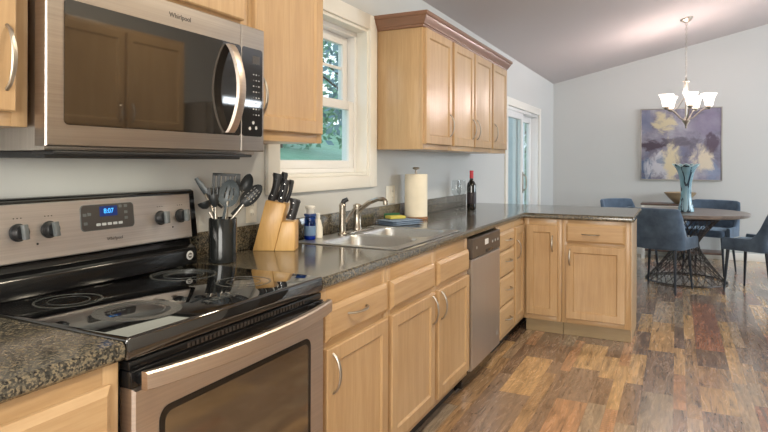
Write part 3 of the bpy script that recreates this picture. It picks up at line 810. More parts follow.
ld = bpy.data.lights.new('cooktop_lamp', 'AREA'); ld.shape = 'RECTANGLE'; ld.size = .56; ld.size_y = .16; ld.energy = .36; ld.color = (1, .95, .74)
lo = bpy.data.objects.new('cooktop_lamp', ld); COL.objects.link(lo); lo.location = (.17, 1.25, 1.2985); lo.rotation_euler = (0, 0, PI/2)

# ---------------------------------------------------------------- dishwasher
dw = thing('dishwasher', 'stainless dishwasher with a dark control strip between the maple cabinets', 'dishwasher', (.33, 3.447, 0))
MB().box(.01, .60, 3.1565, 3.7385, .02, .866, .002).build('body', 'black_enamel', dw)
m = MB(); m.panel((.601, 3.160, .125), (0, 1, 0), (0, 0, 1), (1, 0, 0), .575, .622, [(0, 0), (0, .050), (.006, .057)]); m.build('door', 'brushed_steel_upright', dw)
m = MB(); m.panel((.601, 3.160, .750), (0, 1, 0), (0, 0, 1), (1, 0, 0), .575, .114, [(0, 0), (0, .052), (.004, .058)]); dc = m.build('control_panel', 'dishwasher_panel', dw)
MB().box(.6592, .6605, 3.40, 3.47, .805, .838, .001).build('status_label', 'white_ink', dc)
m = MB(); m.box(.6592, .6612, 3.42, 3.56, .760, .776, .001); m.build('latch_recess', 'black_enamel', dc)
for y in (3.24, 3.56, 3.62, 3.68): MB().lathe([(.009, 0), (.009, .001)], (.6592, y, .808), 14, 'X').build('button', 'label_grey', dc)
MB().box(.53, .56, 3.165, 3.73, .0, .118, .002).build('toe_kick', 'black_enamel', dw)
MB().box(.6582, .6590, 3.66, 3.675, .20, .23, .0003).build('badge', 'label_grey', dw)

# ---------------------------------------------------------------- sink and faucet
sk = thing('kitchen_sink', 'double bowl stainless sink set into the granite-look countertop', 'sink', (.33, 2.69, .75))
def bowl(y0, y1, depth):
    m = MB(); P = []
    def rr(x0, x1, a0, a1, r, z, n=6):
        pts = []
        for cx, cy, b0 in ((x1-r, a1-r, 0), (x0+r, a1-r, 90), (x0+r, a0+r, 180), (x1-r, a0+r, 270)):
            for k in range(n):
                a = math.radians(b0+90*k/(n-1)); pts.append((cx+r*math.cos(a), cy+r*math.sin(a), z))
        return pts
    zt = .9185
    for ins, z in ((-.004, zt), (.002, zt-.002), (.006, zt-.010), (.012, zt-depth*.8), (.03, zt-depth*.97), (.06, zt-depth)):
        P.append(rr(.175+ins, .560-ins, y0+ins, y1-ins, .055-max(0, ins)*.3, z))
    m.rings(P, False, True); m.build('basin', 'sink_steel', sk)
    MB().lathe([(.042, 0), (.042, .002), (.034, .003), (.03, .0008)], (.37, (y0+y1)/2, zt-depth+.0006), 20).build('drain', 'chrome', sk)
bowl(2.325, 2.668, .17); bowl(2.712, 3.055, .17)
m = MB()
def rim(x0, x1, y0, y1): m.box(x0, x1, y0, y1, .9146, .9192, .0015, 1)
X0, X1, A0, A1 = .072, .607, 2.285, 3.095
rim(X0, .172, A0, A1); rim(.562, X1, A0, A1); rim(.172, .562, A0, 2.322); rim(.172, .562, 3.058, A1); rim(.172, .562, 2.671, 2.709)
# rounded corner fillers keep the bowl corners curved
for y0, y1 in ((2.325, 2.668), (2.712, 3.055)):
    for cx, cy, sx, sy in ((.175, y0, 1, 1), (.560, y0, -1, 1), (.175, y1, 1, -1), (.560, y1, -1, -1)):
        r = .058; e = .005
        pts = [(cx-sx*e, cy-sy*e)]+[(cx+sx*(r-r*math.cos(math.radians(a))), cy+sy*(r-r*math.sin(math.radians(a)))) for a in range(0, 91, 15)]
        m.prism(pts, .9150, .9190, lambda a, b, d: (a, b, d))
m.build('rim', 'sink_steel', sk)
fc = thing('faucet', 'chrome single-lever faucet at the back of the sink', 'faucet', (.125, 2.80, .9192))
MB().box(.09, .16, 2.66, 2.94, .9194, .928, .004).build('deck_plate', 'faucet_nickel', fc)
MB().lathe([(.026, .9282), (.026, .936), (.021, .945), (.020, 1.03), (.024, 1.045), (.022, 1.062), (.008, 1.068)], (.125, 2.80, 0), 24).build('column', 'faucet_nickel', fc)
m = MB(); m.tube([(.13, 2.80, 1.02), (.16, 2.80, 1.05), (.20, 2.80, 1.078), (.25, 2.80, 1.096), (.285, 2.80, 1.096), (.295, 2.80, 1.088)], lambda t: .0135-.002*t, 12); m.lathe([(.011, 1.066), (.014, 1.068), (.014, 1.09)], (.296, 2.80, 0), 16); m.build('spout', 'faucet_nickel', fc)
m = MB(); m.tube([(.125, 2.795, 1.06), (.128, 2.74, 1.03), (.13, 2.69, .997), (.132, 2.655, .975)], lambda t: (.006+.004*t, .009+.004*t), 10); m.build('lever', 'faucet_nickel', fc)
sy_ = thing('side_sprayer', 'chrome side sprayer with a dark tip standing left of the faucet', 'sprayer', (.15, 2.60, .9192))
MB().lathe([(.024, .9194), (.024, .926), (.017, .936), (.0155, .99), (.017, 1.04), (.018, 1.075), (.012, 1.085)], (.15, 2.60, 0), 20).build('sprayer_body', 'faucet_nickel', sy_)
m = MB(); m.tube([(.15, 2.60, 1.075), (.157, 2.603, 1.095), (.175, 2.612, 1.104)], lambda t: .014-.003*t, 12); m.build('sprayer_tip', 'black_plastic', sy_)

# ---------------------------------------------------------------- utensil crock
CR = (.142, 1.724); TH = .4618
ck_ = thing('utensil_crock', 'tall dark glossy utensil crock on the counter beside the range', 'crock', (*CR, .9143), TH, local=True)
m = MB(); m.lathe([(.048, 0), (.052, .003), (.052, .164), (.0505, .1665), (.049, .164), (.049, .012), (.0, .010)], n=36, cap=False); m.build('vessel', 'crock_black', ck_)
def utensil(name, label, px, z_head, df, head, tilt, mat, hx=0., hdf=0., yaw=0., handle_top=.03):
    """px: head offset to the side; z_head: head centre above the counter; tilt: lean of the head in its own plane"""
    t = thing(name, label, 'utensil', (*CR, .9143), TH, group='utensils in the crock', local=True)
    top = Vector((px, df, z_head)); bot = Vector((hx, hdf, .016))
    dirv = (top-bot).normalized()
    m = MB(); rim_ = bot+(top-bot)*((.165-bot.z)/(top.z-bot.z)); rl = math.hypot(rim_.x, rim_.y)
    if rl > .037: rim_.x *= .037/rl; rim_.y *= .037/rl
    dirv = (top-rim_).normalized(); a = top-dirv*handle_top; m.tube([bot, bot+(rim_-bot)*.6, rim_, rim_+(a-rim_)*.4, a], lambda q: (.0062-.001*q, .0075-.002*q), 10); m.build('handle', 'satin_nickel', t)
    hm = MB(); head(hm)
    Mx = Matrix.Translation(top) @ Matrix.Rotation(tilt, 4, 'Y') @ Matrix.Rotation(yaw, 4, 'Z')
    bmesh.ops.transform(hm.bm, matrix=Mx, verts=hm.bm.verts); hm.build('head', mat, t)
    return t
def oval(w, h, slots=0, cup=.012, n=30, thick=.003):
    # spoon head standing upright in local xz, bowl towards -y, with real slots cut as gaps between strips
    def f(m):
        b = m.bm; NU, NV = 15, 14; grid = {}
        for side in (0, 1):
            for i in range(NU+1):
                for k in range(NV+1):
                    v = -1+2*k/NV; hw = math.sqrt(max(0.02, 1-v*v))*(1-.12*v); u = (-1+2*i/NU)
                    x = w*u*hw; z = h*v; y = cup*(1-(u*u*hw*hw+v*v)*.9)+side*thick
                    grid[(side, i, k)] = b.verts.new((x, y, z))
        def isopen(i, k): return slots and (4 <= k <= 9 and i in (4, 7, 10) if slots == 3 else k in (4, 6, 8, 10) and i in (3, 6, 8, 11))
        for i in range(NU):
            for k in range(NV):
                if isopen(i, k): continue
                for s_ in (0, 1): b.faces.new([grid[(s_, i, k)], grid[(s_, i+1, k)], grid[(s_, i+1, k+1)], grid[(s_, i, k+1)]])
        for i in range(NU):
            for k in (0, NV): b.faces.new([grid[(0, i, k)], grid[(0, i+1, k)], grid[(1, i+1, k)], grid[(1, i, k)]])
        for k in range(NV):
            for i in (0, NU): b.faces.new([grid[(0, i, k)], grid[(0, i, k+1)], grid[(1, i, k+1)], grid[(1, i, k)]])
        m.tube([(0, .006, -h*.8), (0, .006, -h-.05)], .006, 8)
    return f
def turner(w, h):
    def f(m):
        n = 6; sw = 2*w/n
        for k in range(n): m.box(-w+k*sw, -w+(k+.72)*sw if k < n-1 else w, 0, .0035, -h*.6, h*.8)
        m.box(-w, w, 0, .004, h*.75, h, .0015); m.box(-w, w, 0, .004, -h, -h*.55, .0015)
        m.tube([(0, .003, -h*.9), (0, .004, -h-.05)], .006, 8)
    return f
def fork(w, h):
    def f(m):
        m.lathe([(w*.3, -h*.9), (w*.9, -h*.4), (w, 0), (w*.95, h*.2), (w*.85, h*.2), (w*.8, -.2*h), (w*.3, -h*.75)], n=20, cap=False)
        for k in range(9):
            a = 2*PI*k/9; m.tube([(w*.9*math.cos(a), w*.9*math.sin(a), .15*h), (w*.95*math.cos(a), w*.95*math.sin(a), h*.75)], .0045, 6)
        m.tube([(0, 0, -h*.7), (0, 0, -h-.04)], .006, 8)
    return f
def blade(w, h):
    def f(m):
        R = []
        for i in range(9):
            t = i/8; ww = w*(.55+.45*math.sin(PI*min(1, .25+t*.75))); R.append([(-ww, 0, -h+2*h*t), (0, -.002, -h+2*h*t), (ww, 0, -h+2*h*t), (0, .002, -h+2*h*t)])
        m.rings(R)
    return f
def ladle(r):
    def f(m):
        m.lathe([(r*.1, -r), (r*.6, -r*.8), (r*.95, -r*.3), (r, .1*r), (r*.93, .1*r), (r*.85, -r*.25), (r*.5, -r*.7)], n=24, cap=False)
        m.tube([(r*.9, 0, 0), (r*1.3, 0, -r*.2), (r*2.2, 0, -r*1.6)], .005, 8)
    return f
utensil('spatula', 'thin grey spatula leaning furthest left out of the crock', -.094, .278, .056, blade(.012, .046), -.62, 'nylon_grey', -.030, .026)
utensil('ladle', 'round black ladle hanging low over the left rim of the crock', -.071, .224, .004, ladle(.026), -.35, 'nylon_black', -.036, .002, handle_top=.04)
utensil('slotted_turner', 'broad square slotted black turner standing at the back of the crock', .002, .292, .036, turner(.054, .042), .04, 'nylon_black', .010, .034)
utensil('pasta_server', 'black toothed pasta server in the middle of the crock', -.022, .250, -.034, fork(.022, .044), -.03, 'nylon_black', -.006, -.036)
utensil('slotted_spoon', 'large oval grey spoon with three slots at the front of the crock', .034, .262, -.046, oval(.038, .052, 3), .22, 'nylon_grey', .010, -.034)
utensil('solid_spoon', 'plain black spoon standing tall behind the slotted spoon', .080, .294, .040, oval(.024, .040, 0), .33, 'nylon_black', .028, .018)
utensil('straining_spoon', 'black spoon with holes leaning furthest right out of the crock', .108, .252, -.006, oval(.028, .054, 5), .80, 'nylon_black', .034, -.010, handle_top=.045)

# ---------------------------------------------------------------- knife block
kb_ = thing('knife_block', 'slanted light wood knife block on the counter behind the range corner', 'knife block', (.125, 2.080, .9143), TH-.02, local=True)
TK = .10
F_ = lambda a, b, d: (a, d, b)
MB().prism([(-.092, 0), (.0, 0), (.050, .198), (-.036, .216)], -.05, -.05+TK, F_, .003).build('body', 'block_wood', kb_)
MB().prism([(.001, 0), (.088, 0), (.088, .124), (.0325, .124)], -.05, -.05+TK, F_, .003).build('step', 'block_wood', kb_)
LD = Vector((.24, 0, .97)).normalized()
def knife(name, label, a, y, z0, L, w, th, lean=None):
    w *= 1.18; th *= 1.1
    t = thing(name, label, 'knife', (.125, 2.080, .9143), TH-.02, group='knives in the block', local=True)
    d = (lean or LD); s_ = Vector((d.z, 0, -d.x)); p = Vector((a, y, z0))
    m = MB(); R = []
    for i in range(13):
        q = i/12; ww = w*(1.0-.16*math.sin(PI*q*1.2)+(.12 if q > .85 else 0)); 
        if i in (0, 12): ww *= .82
        c = p+d*(L*q)+s_*(.006*math.sin(PI*q)); R.append([c+s_*ww*math.cos(x)+Vector((0, th*math.sin(x), 0)) for x in [k*PI/5 for k in range(10)]])
    m.rings(R); h = m.build('handle', 'knife_black', t)
    for q in (.2, .5, .8):
        c = p+d*(L*q); b = MB(); b.lathe([(.0022, -th-.0004), (.0022, th+.0004)], c, 10, 'Y'); b.build('rivet', 'chrome', h)
    m = MB(); m.box(-w*.8, w*.8, -.0014, .0014, .0, .004)
    bmesh.ops.transform(m.bm, matrix=Matrix.Translation(p) @ Matrix(((s_.x, 0, d.x), (0, 1, 0), (s_.z, 0, d.z))).to_4x4(), verts=m.bm.verts); m.build('bolster', 'chrome', t)
    return t
knife('chef_knife', 'thickest black-handled knife at the left of the block', -.018, -.025, .214, .118, .0165, .010)
knife('bread_knife', 'slim black-handled knife standing tallest behind the chef knife', .004, .012, .212, .125, .011, .009)
knife('utility_knife', 'black-handled knife in the middle of the block', .022, -.025, .206, .100, .0125, .009)
knife('paring_knife', 'small black-handled knife furthest right on the top of the block', .038, .020, .203, .100, .0085, .008)
knife('kitchen_shears', 'broad black shears handle in the low step of the block', .061, -.012, .132, .090, .019, .014)

# ---------------------------------------------------------------- soap, towel, cloth, glasses, wine
sb = thing('soap_bottle', 'blue soap bottle with a white cap at the near back corner of the sink', 'soap bottle', (.094, 2.388, .9195), local=True)
m = MB(); m.lathe([(.024, 0), (.028, .004), (.028, .075), (.026, .09), (.027, .105), (.021, .12), (.015, .124)], n=24); m.build('bottle', 'soap_blue', sb)
MB().lathe([(.0255, .002), (.0262, .006), (.0262, .062), (.001, .062)], n=24).build('soap', plain('soap_liquid', (58, 108, 186), .15), sb)
MB().lathe([(.0283, .020), (.0287, .021), (.0287, .066), (.0283, .067)], n=24, cap=False).build('wrap_label', plain('soap_label', (110, 140, 176), .5), sb)
m = MB(); m.lathe([(.017, .1245), (.018, .127), (.018, .146), (.024, .148), (.025, .158), (.022, .163), (.004, .164)], n=24); m.build('cap', 'soap_cap', sb)
MB().lathe([(.0235, .112), (.0295, .114), (.0295, .124), (.0235, .1243)], n=24).build('collar', plain('soap_collar', (40, 70, 130), .3), sb)
sw = thing('lotion_bottle', 'small white bottle standing right of the blue soap bottle', 'bottle', (.090, 2.462, .9195), local=True)
MB().lathe([(.022, 0), (.025, .004), (.024, .05), (.016, .085), (.011, .092), (.011, .10)], n=22).build('bottle', 'soap_white', sw)
MB().lathe([(.012, .1002), (.012, .118), (.006, .121)], n=18).build('cap', 'soap_cap', sw)

ptc = thing('paper_towel_holder', 'upright wooden paper towel holder with a metal knob by the backsplash', 'paper towel holder', (.118, 3.62, .9143), local=True)
MB().lathe([(.078, 0), (.08, .003), (.08, .013), (.076, .017)], n=36).build('base', plain('holder_wood', (150, 106, 66), .4), ptc)
MB().lathe([(.009, .0172), (.009, .318)], n=12).build('post', 'satin_nickel', ptc)
MB().lathe([(.008, .3182), (.007, .328), (.022, .334), (.024, .341), (.018, .346)], n=20).build('knob', 'satin_nickel', ptc)
ptr = MB(); ptr.lathe([(.0745, .018), (.076, .020), (.076, .298), (.0745, .300), (.021, .300), (.020, .298), (.020, .02), (.021, .018), (.0745, .018)], n=44, cap=False)
o = ptr.build('paper_towel_roll', 'towel_paper'); o.location = (.118, 3.62, .9145); o['label'] = 'full roll of cream paper towel on the upright holder'; o['category'] = 'paper towel'

def folded(name, label, cat, loc, rotz, lx, ly, layers, th, mat):
    t = thing(name, label, cat, loc, rotz, local=True)
    for k in range(layers):
        m = MB(); b = m.bm; n = 14; R = []
        for i in range(n+1):
            for q in range(n+1): pass
        for i in range(n+1):
            x = -lx/2+lx*i/n; e = min(1, 6*min(i, n-i)/n+.25)
            y0_, y1_ = -ly/2*(1-.03*k)-.004*math.sin(7*x*10+k), ly/2*(1-.05*k)+.004*math.sin(50*x+k)
            z0_ = k*th+.0005; z1_ = (k+.92)*th
            w = .0025*math.sin(30*x+k*2)
            ring = []
            for y, z in ((y0_, z0_), (y0_-.004, (z0_+z1_)/2), (y0_, z1_), (y0_*.4, z1_+w), (y1_*.4, z1_-w), (y1_, z1_), (y1_+.004, (z0_+z1_)/2), (y1_, z0_)):
                ring.append((x, y, (z0_+z1_)/2+(z-(z0_+z1_)/2)*(e if 0 < i < n else .3)))
            R.append(ring)
        m.rings(R); m.build('fold', mat, t, ang=60)
    return t
folded('dish_cloth', 'folded blue-grey dish cloth lying at the far back corner of the sink', 'cloth', (.160, 3.275, .9143), 1.15, .24, .16, 3, .0105, 'cloth_blue')
sg = thing('sponge', 'yellow sponge with a green scrub side on the folded dish cloth', 'sponge', (.125, 3.285, .947), 1.0, local=True)
MB().box(-.055, .055, -.035, .035, 0, .017, .004).build('sponge_body', 'sponge_yellow', sg)
sgm = MB(); sgm.box(-.055, .055, .036, .048, -.001, .03, .002); sgm.build('scrub_pad', 'scrub_green', sg)

def wine_glass(loc, label):
    t = thing('wine_glass', label, 'wine glass', loc, group='wine glasses on the counter', local=True)
    MB().lathe([(.034, 0), (.035, .0015), (.010, .005), (.0042, .012), (.0038, .10), (.006, .108)], n=28).build('stem', 'wine_glass', t)
    MB().lathe([(.006, .1082), (.020, .114), (.034, .132), (.0395, .16), (.036, .20), (.031, .238), (.0302, .238), (.0350, .20), (.0385, .16), (.033, .134), (.018, .117), (.001, .113)], n=32, cap=False).build('bowl', 'wine_glass', t)
    return t
wine_glass((.105, 4.46, .9143), 'tall clear wine glass on the counter, nearer the paper towel')
wine_glass((.105, 4.585, .9143), 'tall clear wine glass on the counter, beside the wine bottle')
wb = thing('wine_bottle', 'dark wine bottle with a red foil neck on the counter', 'bottle', (.185, 4.60, .9143), local=True)
MB().lathe([(.030, 0), (.036, .003), (.0375, .008), (.0375, .19), (.034, .208), (.022, .226), (.0155, .238), (.0145, .250)], n=32).build('bottle', 'bottle_dark', wb)
MB().lathe([(.0146, .2503), (.0160, .252), (.0152, .302), (.0165, .303), (.0165, .312), (.012, .314)], n=24).build('foil_neck', 'foil_red', wb)
m = MB(); m.lathe([(.0378, .045), (.0381, .046), (.0381, .135), (.0378, .136)], n=32, cap=False); m.build('wrap_label', 'bottle_label', wb)

def outlet(y, z, label, gangs=1):
    t = thing('wall_outlet', label, 'outlet', (.001, y, z))
    w = .036*(1 if gangs == 1 else 1.75)
    MB().box(.0006, .006, y-w, y+w, z-.058, z+.058, .003).build('plate', 'white_plate', t)
    for g in range(gangs):
        yo = y+(g-(gangs-1)/2)*.047
        if gangs == 2 and g == 0:
            MB().box(.0062, .009, yo-.016, yo+.016, z-.033, z+.033, .002).build('rocker_switch', 'white_plate', t); continue
        for s_ in (-1, 1):
            q = MB(); q.box(.0062, .008, yo-.015, yo+.015, z+s_*.02-.014, z+s_*.02+.014, .004)
            f = q.build('socket', 'white_plate', t)
            q = MB(); q.box(.0081, .0084, yo-.008, yo-.005, z+s_*.02-.005, z+s_*.02+.006); q.box(.0081, .0084, yo+.005, yo+.008, z+s_*.02-.005, z+s_*.02+.006); q.build('slots', 'black_plastic', f)
outlet(2.060, 1.083, 'white wall outlet behind the knife block and crock')
outlet(3.465, 1.082, 'white double switch and outlet plate left of the paper towel', 2)

# ---------------------------------------------------------------- dining: table, chairs, vase
TC = (1.765, 7.30)
tb = thing('dining_table', 'round grey-brown dining table on a twisted wire pedestal', 'table', (*TC, 0), .3, local=True)
MB().lathe([(.50, .722), (.588, .724), (.608, .732), (.610, .758), (.606, .764), (.0, .764)], n=72, cap=False).build('tabletop', 'table_wood', tb)
MB().lathe([(.34, .700), (.34, .7215), (.0, .7215)], n=40, cap=True).build('top_plate', 'wire_bronze', tb)
m = MB(); m.tube([(.402*math.cos(a), .402*math.sin(a), .009) for a in [2*PI*i/60 for i in range(60)]], .008, 8, closed=True)
m.tube([(.340*math.cos(a), .340*math.sin(a), .692) for a in [2*PI*i/60 for i in range(60)]], .006, 8, closed=True)
m.tube([(.122*math.cos(a), .122*math.sin(a), .405) for a in [2*PI*i/40 for i in range(40)]], .005, 8, closed=True)
m.tube([(.243*math.cos(a), .243*math.sin(a), .195) for a in [2*PI*i/50 for i in range(50)]], .003, 6, closed=True)
m.build('base_rings', 'wire_bronze', tb)
m = MB(); rw = random.Random(4)
for k in range(26):
    for sgn in (-1, 1):
        a = 2*PI*k/26+rw.uniform(-.05, .05); pts = []
        for i in range(11):
            t = i/10; z = .012+t*.684; ang = a+sgn*t*1.5
            if z < .405: q = 1-z/.405; r = .120+.284*q**1.25
            else: q = (z-.405)/.292; r = .120+.220*q**1.25
            pts.append((r*math.cos(ang), r*math.sin(ang), z))
        m.tube(pts, .0040, 5)
m.build('wire_cage', 'wire_bronze', tb)

def make_chair(label):
    t = thing('dining_chair', label, 'chair', (0, 0, 0), group='velvet dining chairs', local=True)
    # seat cushion, local +y is forward
    m = MB(); R = []
    def outline(hw, yb, yf, rb, rf, z, n=7):
        pts = []
        for cx, cy, r, a0 in ((hw-rf, yf-rf, rf, 0), (-hw+rf, yf-rf, rf, 90), (-hw+rb, yb+rb, rb, 180), (hw-rb, yb+rb, rb, 270)):
            for k in range(n):
                a = math.radians(a0+90*k/(n-1)); pts.append((cx+r*math.cos(a), cy+r*math.sin(a), z))
        return pts
    for ins, z in ((.03, .435), (.005, .442), (0, .455), (0, .500), (.01, .517), (.04, .525)):
        R.append(outline(.235-ins, -.20+ins, .245-ins, .10, .05, z))
    m.rings(R); m.build('seat', 'velvet_blue', t)
    # wrapping shell
    m = MB(); R = []; N = 44
    for i in range(N+1):
        s = -1+2*i/N; a = abs(s)
        # plan path: back arc, then sides
        if a < .5:
            q = s/.5; ang = q*PI/2*.86; x = .262*math.sin(ang)/math.sin(PI/2*.86); y = -.235+.09*(1-math.cos(ang))/(1-math.cos(PI/2*.86))
        else:
            q = (a-.5)/.5; x = math.copysign(.262+.002*q, s); y = -.145+.355*q
        tang = Vector((1, 0, 0))
        top = .845
        if a > .48:
            q = min(1, (a-.48)/.20); top = .552+.296*(1-q)**2.2
        if a > .34: top -= .012*min(1, ((a-.34)/.14))**2*max(0, 1-max(0, a-.48)*8)
        bot = .430+.004*a
        lean = .10*max(0, (top-.45)/.4)
        cx_, cy_ = x, y
        # outward normal in plan
        if a < .5:
            nx, ny = math.sin(s/.5*PI/2*.86), -math.cos(s/.5*PI/2*.86)
        else: nx, ny = math.copysign(1, s), 0
        th = .020
        ring = []
        for z, o in ((bot, .2), (bot+.004, .9), (bot+.02, 1.), ((bot+top)/2, 1.), (top-.02, 1.), (top-.006, .7), (top, .0), (top-.006, -.7), (top-.02, -1.), ((bot+top)/2, -1.), (bot+.02, -1.), (bot+.004, -.9)):
            lz = max(0, z-.45)/.4
            ring.append((cx_*(1-.0*lz)+nx*th*o, cy_-.085*lz*(1-.75*a)+ny*th*o, z))
        R.append(ring)
    m.rings(R); m.build('backrest', 'velvet_blue', t, ang=70)
    for sx in (-1, 1):
        for y, ky in ((-.165, -.055), (.185, .025)):
            m = MB(); m.tube([(sx*.195, y, .442), (sx*.225, y+ky, .0)], lambda q: .0175-.008*q, 12); m.build('leg', 'chair_leg_black', t)
    return t
def face(px, py): return math.atan2(TC[1]-py, TC[0]-px)-PI/2
c1 = make_chair('blue velvet dining chair with its back to the camera, in front of the table')
c1.location = (1.535, 6.72, 0); c1.rotation_euler = (0, 0, math.radians(69)-PI/2)
ch = [((2.395, 6.955), math.radians(152)-PI/2, 'blue velvet dining chair cut off by the right edge of the picture'),
      ((2.02, 8.02), math.radians(250)-PI/2, 'blue velvet dining chair behind the table, facing the camera'),
      ((1.17, 7.78), math.radians(-38)-PI/2, 'blue velvet dining chair at the far left of the table, mostly hidden by the peninsula')]
for (x, y), r, lb in ch: dup(c1, (x, y, 0), r, lb)

vs_ = thing('glass_vase', 'tall teal glass vase with a wavy rim on the dining table', 'vase', (1.765, 7.20, .7645), local=True)
def wv(a, z): return 1+(.10*math.sin(a*7) if z > .49 else (.05*math.sin(a*7) if z > .43 else 0))
m = MB(); m.lathe([(.070, 0), (.080, .006), (.078, .04), (.062, .10), (.052, .17), (.052, .25), (.060, .33), (.078, .42), (.098, .47), (.124, .505), (.121, .506), (.094, .47), (.072, .42), (.054, .33), (.046, .25), (.046, .17), (.05, .02), (.0, .018)], n=56, cap=False, wave=wv); 
def ripple(z, a): return z+(.013*(z-.455)/.05*math.sin(7*a) if z > .455 else 0)
for v_ in m.bm.verts: v_.co.z = ripple(v_.co.z, math.atan2(v_.co.y, v_.co.x))
m.build('vessel', 'teal_glass', vs_, ang=60)
m = MB(); m.tube([(.1235*wv(a, .5)*math.cos(a), .1235*wv(a, .5)*math.sin(a), ripple(.507, a)) for a in [2*PI*i/84 for i in range(84)]], .004, 6, closed=True); m.build('rim', 'vase_lip', vs_)

cs = thing('console_table', 'low dark wood console table against the far wall under the painting', 'console table', (1.75, 8.88, 0))
MB().box(1.235, 2.27, 8.70, 9.08, .727, .748, .003).build('console_top', 'console_wood', cs)
MB().box(1.28, 2.225, 8.73, 9.06, .105, .13, .003).build('shelf', 'console_wood', cs)
for x in (1.245, 2.215):
    for y in (8.71, 9.03): MB().box(x, x+.04, y, y+.04, 0, .7265, .002).build('leg', 'trim_paint', cs)
MB().box(1.285, 2.215, 8.722, 8.742, .655, .7265, .002).build('apron', 'trim_paint', cs)
bw = MB(); bw.lathe([(.055, 0), (.068, .004), (.125, .06), (.182, .125), (.198, .150), (.190, .152), (.172, .125), (.115, .066), (.055, .016), (.0, .014)], n=48, cap=False)
o = bw.build('wooden_bowl', 'bowl_wood'); o.location = (1.715, 8.86, .7487); o['label'] = 'wide shallow wooden bowl on the console table'; o['category'] = 'bowl'

pt = thing('painting', 'large abstract painting in lilac, cream and grey on the far wall', 'painting', (1.716, 9.10, 1.055), local=True)
w2, hh = .505, .999
m = MB(); m.box(-w2+.014, w2-.014, -.012, .012, .014, hh-.014, .001); m.build('canvas', 'abstract_canvas', pt)
m = MB()
for a, b, c, d in ((-w2, -w2+.013, 0, hh), (w2-.013, w2, 0, hh), (-w2+.013, w2-.013, 0, .013), (-w2+.013, w2-.013, hh-.013, hh)): m.box(a, b, -.020, .016, c, d, .001)
m.build('picture_frame', 'silver_frame', pt)

# ---------------------------------------------------------------- chandelier
HC = (1.765, 7.30); zc = ceil_z(HC[0])
cd = thing('chandelier', 'five-light brushed nickel chandelier with white glass shades over the table', 'chandelier', (*HC, 1.75), local=True)
def Z_(z): return z-1.75
m = MB(); m.lathe([(.012, -.045), (.03, -.038), (.062, -.012), (.066, 0), (.066, .004)], n=32)
bmesh.ops.transform(m.bm, matrix=Matrix.Translation((0, 0, Z_(zc)-.004)) @ Matrix.Rotation(-math.atan(SL), 4, 'Y'), verts=m.bm.verts); m.build('canopy', 'satin_nickel', cd)
m = MB(); z = Z_(zc)-.05; k = 0
while z > Z_(2.235):
    pts = []
    for i in range(12):
        a = 2*PI*i/12; u = .008*math.cos(a); v = .017*math.sin(a); pts.append((u, 0, z-.015+v) if k % 2 == 0 else (0, u, z-.015+v))
    m.tube(pts, .0022, 5, closed=True); z -= .0268; k += 1
m.build('chain', 'satin_nickel', cd)
m = MB(); m.lathe([(.004, Z_(2.235)), (.010, Z_(2.225)), (.012, Z_(2.205)), (.034, Z_(2.198)), (.034, Z_(2.188)), (.011, Z_(2.184)), (.011, Z_(2.0)), (.013, Z_(1.80)), (.03, Z_(1.775)), (.042, Z_(1.765)), (.040, Z_(1.752)), (.022, Z_(1.73)), (.010, Z_(1.70)), (.014, Z_(1.688)), (.004, Z_(1.675))], n=24)
for k in range(4): 
    a = PI/4+k*PI/2; m.tube([(.026*math.cos(a), .026*math.sin(a), Z_(2.19)), (.026*math.cos(a), .026*math.sin(a), Z_(2.04)), (.012*math.cos(a), .012*math.sin(a), Z_(1.99))], .0045, 8)
m.build('column', 'satin_nickel', cd)
RA = .222
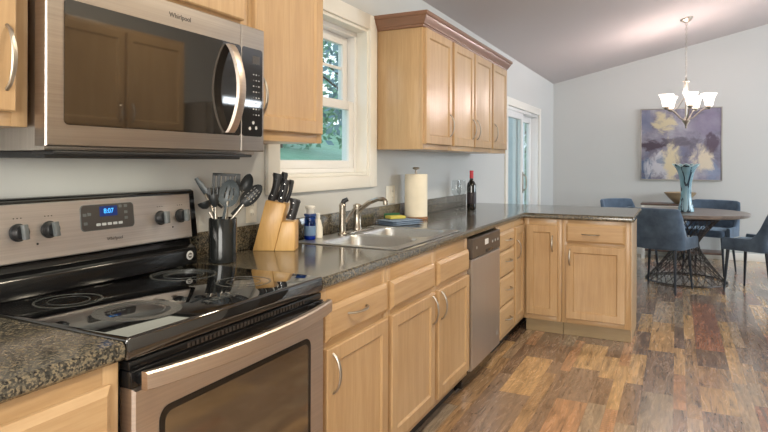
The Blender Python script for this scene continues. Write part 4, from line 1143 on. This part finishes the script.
for i in range(5):
    a = math.radians(-80+72*i); ca, sa = math.cos(a), math.sin(a)
    P = lambda r, z: (r*ca, r*sa, Z_(z))
    m = MB(); m.tube([P(.030, 1.775), P(.07, 1.792), P(.11, 1.832), P(.15, 1.868), P(.185, 1.886), P(.208, 1.882), P(.222, 1.89)], lambda t: .0075-.001*t, 8)
    m.tube([P(.012, 2.02), P(.045, 1.99), P(.095, 1.93), P(.14, 1.872)], .004, 6)
    m.lathe([(.010, Z_(1.878)), (.026, Z_(1.892)), (.030, Z_(1.905)), (.030, Z_(1.912)), (.016, Z_(1.914))], (RA*ca, RA*sa, 0), 20); m.build('arm', 'satin_nickel', cd)
    m = MB(); c = (RA*ca, RA*sa, 0)
    m.lathe([(.034, Z_(1.915)), (.040, Z_(1.925)), (.046, Z_(1.96)), (.057, Z_(2.005)), (.075, Z_(2.040)), (.082, Z_(2.046)), (.079, Z_(2.048)), (.054, Z_(2.006)), (.043, Z_(1.96)), (.037, Z_(1.925)), (.026, Z_(1.918))], c, 32, cap=False)
    sh = m.build('shade', 'lamp_glass', cd)
    m = MB(); m.lathe([(.008, Z_(1.915)), (.012, Z_(1.94)), (.022, Z_(1.965)), (.026, Z_(1.985)), (.020, Z_(2.004)), (.006, Z_(2.012))], c, 16); m.build('bulb', 'bulb_glow', sh)
    pl = bpy.data.lights.new('chandelier_bulb', 'POINT'); pl.energy = 6; pl.color = (1, .84, .80); pl.shadow_soft_size = .04
    po = bpy.data.objects.new('chandelier_bulb', pl); COL.objects.link(po); po.location = (HC[0]+RA*ca, HC[1]+RA*sa, 2.07)

# kitchen ceiling lamps (above the picture)
for i, y in enumerate((1.55, 3.0)):
    x = 1.85; zc2 = ceil_z(x)
    t = thing('ceiling_lamp', ('round flush ceiling lamp over the kitchen floor near the range', 'round flush ceiling lamp over the kitchen floor near the sink')[i], 'ceiling lamp', (x, y, zc2-.03), local=True, rot=(0, -math.atan(SL), 0))
    MB().lathe([(.17, .0), (.17, .027), (.0, .027)], n=36, cap=False).build('lamp_base', 'satin_nickel', t)
    MB().lathe([(.001, -.07), (.08, -.062), (.135, -.035), (.16, -.001), (.001, -.001)], n=36, cap=False).build('lamp_dome', 'lamp_glass', t)
    dl = bpy.data.lights.new('kitchen_lamp', 'AREA'); dl.shape = 'DISK'; dl.size = .32; dl.energy = 23; dl.color = WARM
    do = bpy.data.objects.new('kitchen_lamp', dl); COL.objects.link(do); do.location = (x, y, zc2-.125)
